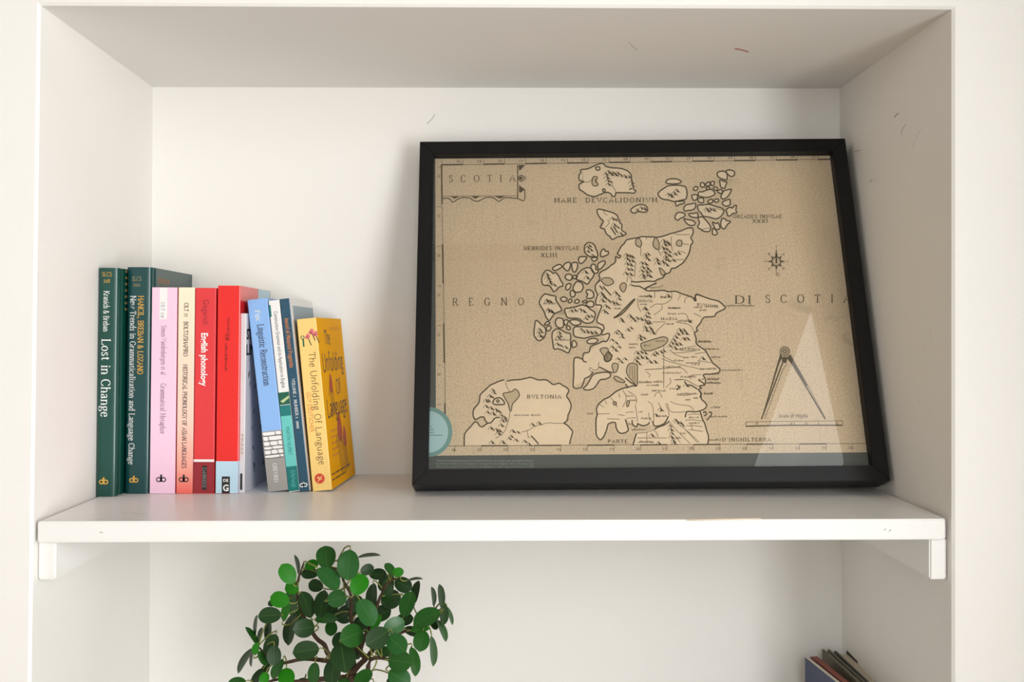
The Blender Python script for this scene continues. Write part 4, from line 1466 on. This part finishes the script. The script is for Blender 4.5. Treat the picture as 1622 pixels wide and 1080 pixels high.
# compass rose
cx, cy = 1229.6, 414.5
coast.ring((cx, cy), 7.2, 1.7, 20)
fine.ring((cx, cy), 5.0, 0.7, 20)
for k in range(8):
    a = k * math.pi / 4
    L_ = 21 if k == 2 else (15 if k % 2 == 0 else 13)
    ca, sa = math.cos(a), -math.sin(a)
    coast.poly([(cx + ca * 7 - sa * 2, cy + sa * 7 + ca * 2), (cx + ca * 7 + sa * 2, cy + sa * 7 - ca * 2), (cx + ca * L_, cy + sa * L_)])
    if k % 2 == 0:
        fine.line([(cx + ca * L_, cy + sa * L_), (cx + ca * (L_ + 5), cy + sa * (L_ + 5))], 0.9)
    else:
        fine.ring((cx + ca * (L_ + 3), cy + sa * (L_ + 3)), 1.5, 0.9, 7)
coast.poly([(cx - 1.6, cy + 3), (cx + 1.6, cy + 3), (cx, cy - 21)])
fine.ring((1232, 435.5), 2.2, 0.9, 10)
# cartouche ornaments
for q in ('730,264 776,264 737,305', '735,398 772,430 745,452 735,445', '275,478 330,478 300,492', '410,476 470,476 440,492', '570,474 640,474 605,492'):
    hills.poly(pts_of('A', q))
hills.disc((650 + 748 / 4.268, 200 + 353 / 4.268), 2.6, 10)
# graduated borders
mb = Ink()
fine.line([(697, 261.8), (1000, 257.6), (1321, 252.6)], 0.9)
for k in range(20):
    xk = 700 + 33.1 * k
    if xk > 1318:
        break
    yk = 261.5 - (xk - 700) * 0.0141
    fine.line([(xk, yk), (xk, yk - 8)], 0.8)
    if k % 2 == 0:
        mb.line([(xk, yk), (min(xk + 33, 1318), yk - 0.45)], 2.2, wh=2.2)
    serif_text(fine, str(10 + k), (xk + 23, -(yk - 3.4)), 6.4, 4.6, pen=1.2, thin=.8, fn=lambda u, v: (u, -v))
fine.line([(699, 262), (704.5, 560), (705.5, 706)], 0.9)
fine.line([(705, 706.7), (1000, 704.7), (1372, 702.8)], 0.9)
for k in range(16):
    xk = 720.5 + 42.0 * k
    yk = 706.6 - (xk - 720) * 0.0056
    if xk > 1368:
        break
    fine.line([(xk, yk), (xk, yk + 9.5)], 0.8)
    if k % 2 == 1 and k < 15:
        mb.line([(xk, yk), (xk + 42, yk - 0.2)], 2.0, wh=2.0)
    serif_text(fine, str(9 + k), (xk - 7 + (2 if k == 0 else 0), -(yk + 8.3)), 6.0, 5.0, pen=1.1, thin=.7, fn=lambda u, v: (u, -v))
for k in range(7):
    y0_ = 262 + 40.5 * k * 1.55
    if k % 2 == 0:
        mb.line([(699.4 + (y0_ - 262) * .014, y0_), (699.4 + (y0_ + 62 - 262) * .014, min(y0_ + 62, 705))], 2.2)
    fine.line([(693, y0_ + 3), (699, y0_ + 3)], 0.8)
    fine.line([(693.5, y0_ + 20), (694.2, y0_ + 15)], 0.9)
    fine.line([(696, y0_ + 20), (697, y0_ + 15)], 0.9)

flip = lambda u, v: (u, -v)
let = Ink()


def tx(ink, s, xa_, xb_, y, cap, slope=0.0, **kw):
    serif_text(ink, s, (xa_, -y), xb_ - xa_, cap, fn=lambda u, v: (u, -v + (u - xa_) * slope), **kw)


tx(let, 'SCOTIA', 711, 816, 289, 10.5, -.012, track=9, pen=1.0, thin=.45)
tx(let, 'MARE  DEVCALIDONIVM', 878, 1041, 321.3, 7, -.004, track=2.6, pen=1.25, thin=.7)
tx(let, 'HEBRIDES INSVLAE', 830, 917, 396.5, 5.6, -.006, track=2.2, pen=1.4, thin=.9)
tx(let, 'XLIII', 857, 882, 407.5, 6, track=2.4, pen=1.4, thin=.9)
tx(let, 'ORCADES INSVLAE', 1161, 1238, 346, 5.2, -.004, track=2.2, pen=1.4, thin=.9)
tx(let, 'XXXI', 1192, 1216, 353, 5, track=2.2, pen=1.4, thin=.9)
tx(let, 'REGNO', 717, 830, 484.5, 11.5, -.008, track=13, pen=1.0, thin=.45)
tx(let, 'DI', 1164, 1190, 481, 12, track=2, pen=1.0, thin=.45)
tx(let, 'SCOTIA', 1212, 1347, 480, 12.5, -.004, track=10, pen=1.0, thin=.45)
tx(let, 'BVLTONIA', 835, 889, 631.5, 5.6, track=2.4, pen=1.4, thin=.8)
tx(let, 'ARGADIA', 0, 46, 0, 5.5, track=2) if False else None
serif_text(let, 'ARGADIA', (0, 0), 50, 5.5, track=2.2, pen=1.3, thin=.8, fn=lambda u, v: (913 + u * .72 + v * .66, 592 - u * .70 - v * .72))
tx(let, "D'INGHILTERRA", 1144, 1221, 699.3, 5.4, track=2.4, pen=1.4, thin=.8)
tx(let, 'PARTE', 963, 994, 702, 5.2, track=2.4, pen=1.4, thin=.8)
tx(let, 'Scala di Miglia', 1233, 1279, 661.5, 5, pen=1.1, thin=.7, slant=.2)
tx(let, 'MARIA', 1047, 1073, 507.5, 4.2, track=2.4, pen=1.4, thin=.9)
tx(let, 'MARNIA', 1077, 1109, 556, 4.2, track=2.2, pen=1.4, thin=.9)
tx(let, 'MORAVIA', 1012, 1034, 479, 4, track=1.2, pen=1.3, thin=.9)
tx(let, 'BVQVHA', 1104, 1138, 485, 4.6, .1, track=2.2, pen=1.3, thin=.9)
tx(let, 'FIFA', 1096, 1108, 579, 3.6, track=1.4, pen=1.3, thin=.9)

land.obj('land_tint', map_fn(0.00008), LAND, map_sheet)['kind'] = 'stuff'
water.obj('loch_tint', map_fn(0.00014), mat('map_loch_tint', (206, 187, 154), 0.8, 0.2), map_sheet)['kind'] = 'stuff'
coast.obj('coastline_engraving', map_fn(0.00024), INK1, map_sheet)['kind'] = 'stuff'
fine.obj('fine_engraving', map_fn(0.0002), INK2, map_sheet)['kind'] = 'stuff'
hills.obj('hill_engraving', map_fn(0.00028), INK1, map_sheet)['kind'] = 'stuff'
mb.obj('border_scale', map_fn(0.00022), INK1, map_sheet)['kind'] = 'stuff'
let.obj('map_lettering', map_fn(0.0003), INK1, map_sheet)['kind'] = 'stuff'

# caption on the card below the map, and the pale blue roundel at its lower left
cap_ = Ink()
for k, s in enumerate(('The first published map of Scotland alone, this map was probably issued',
                       'by Paolo Forlani. It is based on a map by the English cleric George Lily',
                       'and was produced from northern cartographers rather than of Mercator (1595)')):
    sans_text(cap_, s, (691.5, -(731.2 + 4.7 * k)), 152 + 1.2 * k, 2.5, lambda u, v: (u, -v))
cap_.obj('caption_lettering', map_fn(-0.0048 + 0.005), mat('pale_grey_print', (170, 176, 168), 0.6), frame)['kind'] = 'stuff'
xl_in = x0 + m_


def round_fn(lift):
    def fn(px, py):
        x, z = on_frame(px, py, SY)
        return (max(x, xl_in), SY - lift, z)
    return fn


rd = Ink()
rd.disc((679, 684.5), 37.5, 48, 39.5)
ro = rd.obj('roundel', round_fn(0.0004), mat('sea_green_print', (122, 164, 156), 0.6), frame)
tag(ro, 'sea green and pale blue roundel')
rd = Ink()
rd.disc((679, 684.5), 31, 48, 33)
rd.obj('roundel_face', round_fn(0.0005), mat('pale_aqua_print', (184, 216, 214), 0.6), ro)
rd = Ink()
for k, (xa2, xb2) in enumerate(((678, 682), (678, 686), (678, 685), (678, 700))):
    u = xa2
    while u < xb2:
        rd.line([(u, 676 + 4.6 * k), (u + 2.6, 676 + 4.6 * k)], 1.2, wh=1.3)
        u += 3.3
rd.obj('roundel_lettering', round_fn(0.0006), mat('slate_print', (92, 132, 134), 0.6), ro)['kind'] = 'stuff'

# ------------------------------------------------------------------ potted bonsai fig on the lower shelf, its crown rising before the back wall
PY0 = 0.135                                    # depth of the trunk
TRUNK_C = on_y(556, 1075, PY0)
plant = empty('potted_bonsai', (TRUNK_C.x + 0.004, PY0, LOW + 0.0002))
tag(plant, 'small green bonsai fig with glossy oval leaves under the white shelf board', 'plant')
PINV = plant.location.copy()


def leaf_mat(name, c, back, rough, trans):
    m = mat(name, c, rough, 0.3, 0.10, 55, 0.06, 260)
    nt = m.node_tree
    b = nt.nodes['Principled BSDF']
    src = b.inputs['Base Color'].links[0].from_socket
    ge = nt.nodes.new('ShaderNodeNewGeometry')
    # pale midrib along the leaf
    tc = nt.nodes.new('ShaderNodeTexCoord')
    sp = nt.nodes.new('ShaderNodeSeparateXYZ')
    nt.links.new(tc.outputs['Object'], sp.inputs[0])
    ab = nt.nodes.new('ShaderNodeMath')
    ab.operation = 'ABSOLUTE'
    nt.links.new(sp.outputs['X'], ab.inputs[0])
    lt = nt.nodes.new('ShaderNodeMath')
    lt.operation = 'LESS_THAN'
    lt.inputs[1].default_value = 0.018
    nt.links.new(ab.outputs[0], lt.inputs[0])
    mul = nt.nodes.new('ShaderNodeMath')
    mul.operation = 'MULTIPLY'
    mul.inputs[1].default_value = 0.16
    nt.links.new(lt.outputs[0], mul.inputs[0])
    m1 = nt.nodes.new('ShaderNodeMix')
    m1.data_type = 'RGBA'
    m1.inputs[7].default_value = rgb((110, 150, 70))
    nt.links.new(mul.outputs[0], m1.inputs[0])
    nt.links.new(src, m1.inputs[6])
    mx = nt.nodes.new('ShaderNodeMix')
    mx.data_type = 'RGBA'
    mx.inputs[7].default_value = rgb(back)
    nt.links.new(ge.outputs['Backfacing'], mx.inputs[0])
    nt.links.new(m1.outputs[2], mx.inputs[6])
    nt.links.new(mx.outputs[2], b.inputs['Base Color'])
    tl = nt.nodes.new('ShaderNodeBsdfTranslucent')
    tl.inputs[0].default_value = rgb(c)
    ms = nt.nodes.new('ShaderNodeMixShader')
    ms.inputs[0].default_value = trans
    out = [n for n in nt.nodes if n.type == 'OUTPUT_MATERIAL'][0]
    nt.links.new(b.outputs[0], ms.inputs[1])
    nt.links.new(tl.outputs[0], ms.inputs[2])
    nt.links.new(ms.outputs[0], out.inputs['Surface'])
    return m


LEAF = {'m': leaf_mat('green_leaf', (40, 92, 32), (56, 88, 46), 0.36, 0.12),
        'd': leaf_mat('dark_green_leaf', (34, 64, 28), (52, 56, 38), 0.42, 0.08),
        's': leaf_mat('glossy_green_leaf', (44, 98, 44), (66, 98, 56), 0.26, 0.10),
        'b': leaf_mat('bright_green_leaf', (40, 132, 16), (52, 132, 28), 0.42, 0.25)}  # brighter green, more translucent than the others
BARK = mat('fig_bark', (76, 60, 46), 0.85, 0.2, 0.25, 120, 0.5, 160)
TWIG = mat('green_twig', (128, 134, 66), 0.6, 0.3, 0.1, 80)
POT = mat('grey_ceramic_pot', (120, 118, 114), 0.5, 0.4, 0.04, 30)
SOIL = mat('potting_soil', (52, 40, 30), 0.95, 0.1, 0.2, 120, 0.6, 200)


def leaf_mesh(key, seed):
    """unit leaf: base at the origin, tip at y = 1, folded at the midrib and cupped"""
    r_ = random.Random(seed)
    nl, nw = 11, 5
    v, f = [], []
    curl = r_.uniform(0.02, 0.12)
    for i in range(nl + 1):
        t = i / nl
        wdt = 0.37 * ((4 * t * (1 - t)) ** 0.54) * (0.94 + 0.12 * t) if 0 < t < 1 else 0.006
        wdt *= 0.92 if i == nl - 1 else 1
        for j in range(nw):
            u = -1 + 2 * j / (nw - 1)
            z = 0.16 * abs(u) * wdt - 0.05 * (u * u) * wdt - curl * (t - 0.45) ** 2 * 2
            v.append((u * wdt, t, z))
    for i in range(nl):
        for j in range(nw - 1):
            a = i * nw + j
            f.append((a, a + 1, a + nw + 1, a + nw))
    me = bpy.data.meshes.new('leaf')
    me.from_pydata(v, [], f)
    for p in me.polygons:
        p.use_smooth = True
    me.materials.append(LEAF[key])
    return me


LMESH = {k: [leaf_mesh(k, 3 * i + ord(k)) for i in range(3)] for k in LEAF}
LX, LY, LS = 350, 850, 4.268
# middle x, y, direction of the tip (degrees), length, breadth in the enlarged view; look; depth in cm (minus = nearer)
LEAVES = '''710,135,95,150,125,m,-1 862,190,265,195,140,s,-3 450,250,120,145,105,b,-1 515,185,100,125,26,d,1 612,190,20,95,62,b,0 600,248,180,112,72,d,1 728,278,318,190,105,s,-3 765,238,330,115,52,d,1
988,222,20,92,70,d,2 1062,255,0,115,72,d,2 1000,128,5,150,24,d,1 935,320,60,145,115,b,-3 1142,218,130,95,55,m,0 1195,240,10,80,60,b,0 1132,350,260,190,78,m,1 1232,325,330,125,95,d,2 1310,287,8,105,18,d,1
1318,372,80,145,52,d,1 1262,455,70,170,98,m,-1 1150,422,200,135,120,d,2.5 478,345,150,95,80,b,0 397,425,160,130,100,b,-1 345,447,200,55,42,d,1 482,425,265,200,85,m,1 578,458,110,180,95,d,0
682,456,80,180,92,d,0 785,418,10,128,110,s,-2 905,452,200,125,105,d,2 985,510,300,190,125,s,-4 1022,402,265,165,72,d,1 440,500,75,135,52,b,-1 330,532,180,148,102,d,-1 712,555,0,150,64,m,-1
745,618,270,95,78,m,0 565,617,185,138,118,d,-2 470,622,255,205,78,d,0 322,640,265,135,46,d,1 890,667,200,155,145,m,-4 1172,602,20,145,108,s,-3 1058,684,210,165,135,d,-4 1190,725,320,150,125,s,-4
1390,547,205,195,112,m,-2 1436,402,95,125,32,m,0 1486,402,95,155,46,d,-1 1505,522,270,140,58,d,0 1547,532,290,125,28,m,1 1497,632,295,150,44,m,0 1355,702,260,135,105,m,-2 1431,772,275,190,48,m,-1
1345,625,5,125,45,b,-1 212,672,122,150,36,m,0 236,600,85,135,24,d,1 265,662,80,95,28,d,1 235,757,80,78,46,b,-1 342,732,250,145,92,d,-1 358,802,270,125,92,d,-2 162,832,235,180,44,d,0 208,822,260,105,20,d,1
283,820,300,105,56,m,-1 575,770,185,170,120,d,-4 825,810,280,185,160,d,-5 1115,780,0,140,66,m,-2 1208,842,350,155,135,m,-4 1305,842,280,185,68,m,-3 755,912,265,165,108,d,-4 630,922,265,135,76,m,-3
382,892,240,135,64,m,-2 442,950,270,120,105,b,-2 246,950,235,130,54,d,-1 293,957,250,80,62,b,-2 105,985,185,120,60,m,-1 962,955,220,140,90,m,-4 1205,950,330,160,120,s,-4 905,775,300,110,80,d,1
850,520,210,150,110,d,3 960,590,330,130,90,d,3 1080,520,20,140,100,d,3 640,330,160,100,80,d,2 1240,560,10,120,80,d,2 1290,640,340,110,60,d,1 800,700,250,110,90,d,2 1050,580,60,110,55,b,-2
680,170,150,70,45,m,1 1100,310,240,110,60,d,3 740,500,220,120,80,d,3 1440,590,300,80,50,d,1 300,900,240,100,50,d,1 520,540,100,110,60,m,2 1180,1010,300,150,110,d,-1 820,1040,250,160,110,m,-2
540,1030,250,150,100,m,-1 360,1060,240,140,90,d,0 1060,1060,290,150,110,d,-2 1280,1080,310,140,90,m,-1 210,1060,220,130,70,m,0 690,1090,260,150,110,d,-2'''
CROWN = on_y(LX + 860 / LS, LY + 560 / LS, PY0)
rs = random.Random(21)
bases = []
for n, it in enumerate(LEAVES.split()):
    cx, cy, an, ln, wd_, key, dp = it.split(',')
    cx, cy, an, ln, wd_, dp = float(cx), float(cy), R(float(an)), float(ln), float(wd_), float(dp)
    px, py = LX + cx / LS, LY + cy / LS
    dy = PY0 + dp * 0.011 + rs.uniform(-0.003, 0.003)
    c = on_y(px, py, dy)
    k = (dy - CAM.y) / F / LS
    l, s = ln * k * 1.05, wd_ * k * 1.05
    V = (CAM - c).normalized()
    Rt = Vector((0, 0, 1)).cross(V).normalized()
    Up = V.cross(Rt).normalized()
    ax = Rt * math.cos(an) + Up * math.sin(an)
    q = 0.735
    nrm = V.copy()
    if s / l <= q:
        tilt = math.acos(max(0.05, min(1, s / (l * q))))
        a = nrm.copy()
        a.rotate(Matrix.Rotation(tilt, 3, ax))
        b2 = nrm.copy()
        b2.rotate(Matrix.Rotation(-tilt, 3, ax))
        nrm = a if a.z > b2.z else b2
        L0 = l
        axis = ax
    else:
        L0 = s / q
        tilt = math.acos(max(0.2, min(1, l / L0)))
        sg = 1 if ax.z < 0.3 else -1
        axis = (ax * math.cos(tilt) + V * math.sin(tilt) * sg).normalized()
        nrm = (V - axis * V.dot(axis)).normalized()
    side = axis.cross(nrm).normalized()
    rot = Matrix((side, axis, nrm)).transposed()
    base = c - axis * L0 * 0.5
    o = bpy.data.objects.new('leaf', rs.choice(LMESH[key]))
    COL.objects.link(o)
    o.parent = plant
    o.matrix_local = Matrix.Translation(base - PINV) @ rot.to_4x4() @ Matrix.Scale(L0, 4)
    bases.append((base, axis, key))

# trunk and limbs
def loc_bm(bm):
    bmesh.ops.translate(bm, verts=bm.verts[:], vec=-PINV)


def at_px(cx, cy, dp):
    return on_y(LX + cx / LS, LY + cy / LS, PY0 + dp * 0.011)


soil_z = LOW + 0.088
T0 = Vector((PINV.x, PY0, soil_z - 0.01))
fork = at_px(885, 930, -0.5)
trunk = [T0, T0 + Vector((0.006, 0, 0.03)), (T0 + fork) / 2 + Vector((0.010, 0.004, 0.0)), fork + Vector((0.001, 0, -0.02)), fork]
trunk = [Vector(p) for p in smooth_line([tuple(p) for p in trunk], False, 4)]
bm = bmesh.new()
nT = len(trunk)
tube(bm, trunk, [0.0125 - 0.0062 * i / (nT - 1) + 0.0008 * math.sin(i * 2.1) for i in range(nT)], 10)
loc_bm(bm)
bm_obj('trunk', bm, BARK, plant, True)
LIMBS = [[(885, 930, -.5), (930, 870, -.5), (985, 820, -.8), (1030, 760, -.5), (1120, 690, 0), (1240, 640, 0), (1350, 590, 0), (1440, 500, -.3)],
         [(885, 930, -.5), (850, 890, -.5), (780, 850, -.6), (690, 835, -1), (560, 825, -1), (440, 850, -1), (360, 850, -.8), (250, 740, -.3)],
         [(860, 900, -.5), (800, 840, 0), (725, 790, 0), (700, 730, 0), (640, 680, 0), (570, 560, .3), (520, 420, .2), (520, 300, 0), (560, 180, 0)],
         [(900, 900, -.2), (890, 780, .8), (930, 700, 1), (880, 560, 1), (880, 400, .5), (830, 300, 0), (790, 160, 0)],
         [(985, 820, -.8), (940, 760, .4), (1010, 600, 1), (1060, 450, 1), (1120, 320, .6), (1210, 270, .5)],
         [(880, 940, -.5), (980, 960, -2), (1010, 830, -2.5), (1130, 830, -3), (1190, 900, -3)],
         [(870, 950, -.5), (700, 960, -1.5), (500, 980, -1.2), (400, 960, -1.2), (260, 1000, -.6)]]
nodes = []
for lm in LIMBS:
    p = [at_px(*q) for q in lm]
    p = [Vector(q) for q in smooth_line([tuple(a) for a in p], False, 3)]
    bm = bmesh.new()
    tube(bm, p, [0.0034 - 0.0024 * i / (len(p) - 1) for i in range(len(p))], 7)
    loc_bm(bm)
    bm_obj('branch', bm, BARK, plant, True)
    nodes += p[3:]
bm = bmesh.new()
for base, axis, key in bases:
    # leaf stalk to the nearest bit of branch
    best = min(nodes, key=lambda q: (q - base).length + 0.4 * abs((q - base).normalized().dot(axis) + 1) * 0.01)
    if (best - base).length < 0.002:
        continue
    mid = (base + best) / 2 - axis * min(0.008, (best - base).length * 0.25) + Vector((0, 0.001, -0.001))
    pts = [Vector(q) for q in smooth_line([tuple(base + axis * 0.001), tuple(base - axis * 0.003), tuple(mid), tuple(best)], False, 2)]
    tube(bm, pts, [0.0006] * 2 + [0.0008] * (len(pts) - 2), 5)
loc_bm(bm)
o = bm_obj('leaf_stalks', bm, TWIG, plant, True)
o['kind'] = 'stuff'
# pot and soil
prof = [(0.0, 0.0), (0.044, 0.0), (0.046, 0.003), (0.055, 0.09), (0.057, 0.094), (0.057, 0.098), (0.052, 0.098), (0.050, 0.088), (0.0, 0.088)]
bm = bmesh.new()
NS = 32
rings = []
for r_, z in prof[1:-1]:
    rings.append([bm.verts.new((r_ * math.cos(2 * math.pi * k / NS), r_ * math.sin(2 * math.pi * k / NS), z)) for k in range(NS)])
for a, b2 in zip(rings[:-1], rings[1:]):
    for k in range(NS):
        bm.faces.new((a[k], a[(k + 1) % NS], b2[(k + 1) % NS], b2[k]))
bm.faces.new(rings[0][::-1])
bm_obj('pot', bm, POT, plant, True)
bm = bmesh.new()
bm.faces.new([bm.verts.new((0.0505 * math.cos(2 * math.pi * k / NS), 0.0505 * math.sin(2 * math.pi * k / NS), 0.087)) for k in range(NS)])
bm_obj('soil', bm, SOIL, plant)

# ------------------------------------------------------------------ wear: small scuffs and chips on the painted surfaces
def on_plane(px, py, a, b, c, lift):
    n = (b - a).cross(c - a).normalized()
    if n.dot(CAM - a) < 0:
        n = -n
    d = ray(px, py)
    return CAM + d * ((a - CAM).dot(n) / d.dot(n)) + n * lift


PLANES = {'wall_right': (BOTF_R, BOTB_R, TOPB_R), 'wall_back': (BOTB_L, BOTB_R, TOPB_R), 'ceiling': (TOPF_L, TOPF_R, TOPB_R),
          'board': (Vector((0, 0, SHELF - 0.01)), Vector((1, 0, SHELF - 0.01)), Vector((0, 0, SHELF)))}
PINK_SCUFF = mat('pink_scuff', (206, 140, 132), 0.7)
GREY_SCUFF = mat('grey_scuff', (172, 165, 156), 0.7)
TAN_SCUFF = mat('tan_stain', (214, 190, 158), 0.6)
for pl_, m_, w_, tx_ in (('ceiling', PINK_SCUFF, 2.2, '1164,77 1172,78 1186,82'), ('ceiling', GREY_SCUFF, 0.7, '996,66 1003,74 1010,79'), ('wall_right', GREY_SCUFF, 2.0, '1417,186 1421,181 1424,179'),
                       ('wall_right', GREY_SCUFF, 1.2, '1353,241 1358,239 1363,238'), ('wall_right', GREY_SCUFF, 1.4, '1379,288 1382,284'), ('wall_right', GREY_SCUFF, 0.9, '1436,196 1430,204 1428,214'),
                       ('wall_back', GREY_SCUFF, 1.0, '676,196 684,189 689,181'), ('board', TAN_SCUFF, 1.6, '1088,823.5 1130,822.6 1205,821'), ('board', GREY_SCUFF, 1.3, '158,843 163,843'),
                       ('board', GREY_SCUFF, 1.2, '1401,840 1403,837'), ('board', GREY_SCUFF, 1.2, '1408,842 1411,838')):
    ink = Ink()
    ink.line([tuple(float(q) for q in p.split(',')) for p in tx_.split()], w_, wh=w_)
    host = [o for o in bpy.data.objects if o.name == pl_][0]
    inv = Matrix.Translation(-host.matrix_world.translation) if not host.parent else Matrix.Translation(-host.parent.location)
    ink.obj('scuff_mark', lambda u, v: tuple(inv @ on_plane(u, v, *PLANES[pl_], 0.0003)), m_, host)
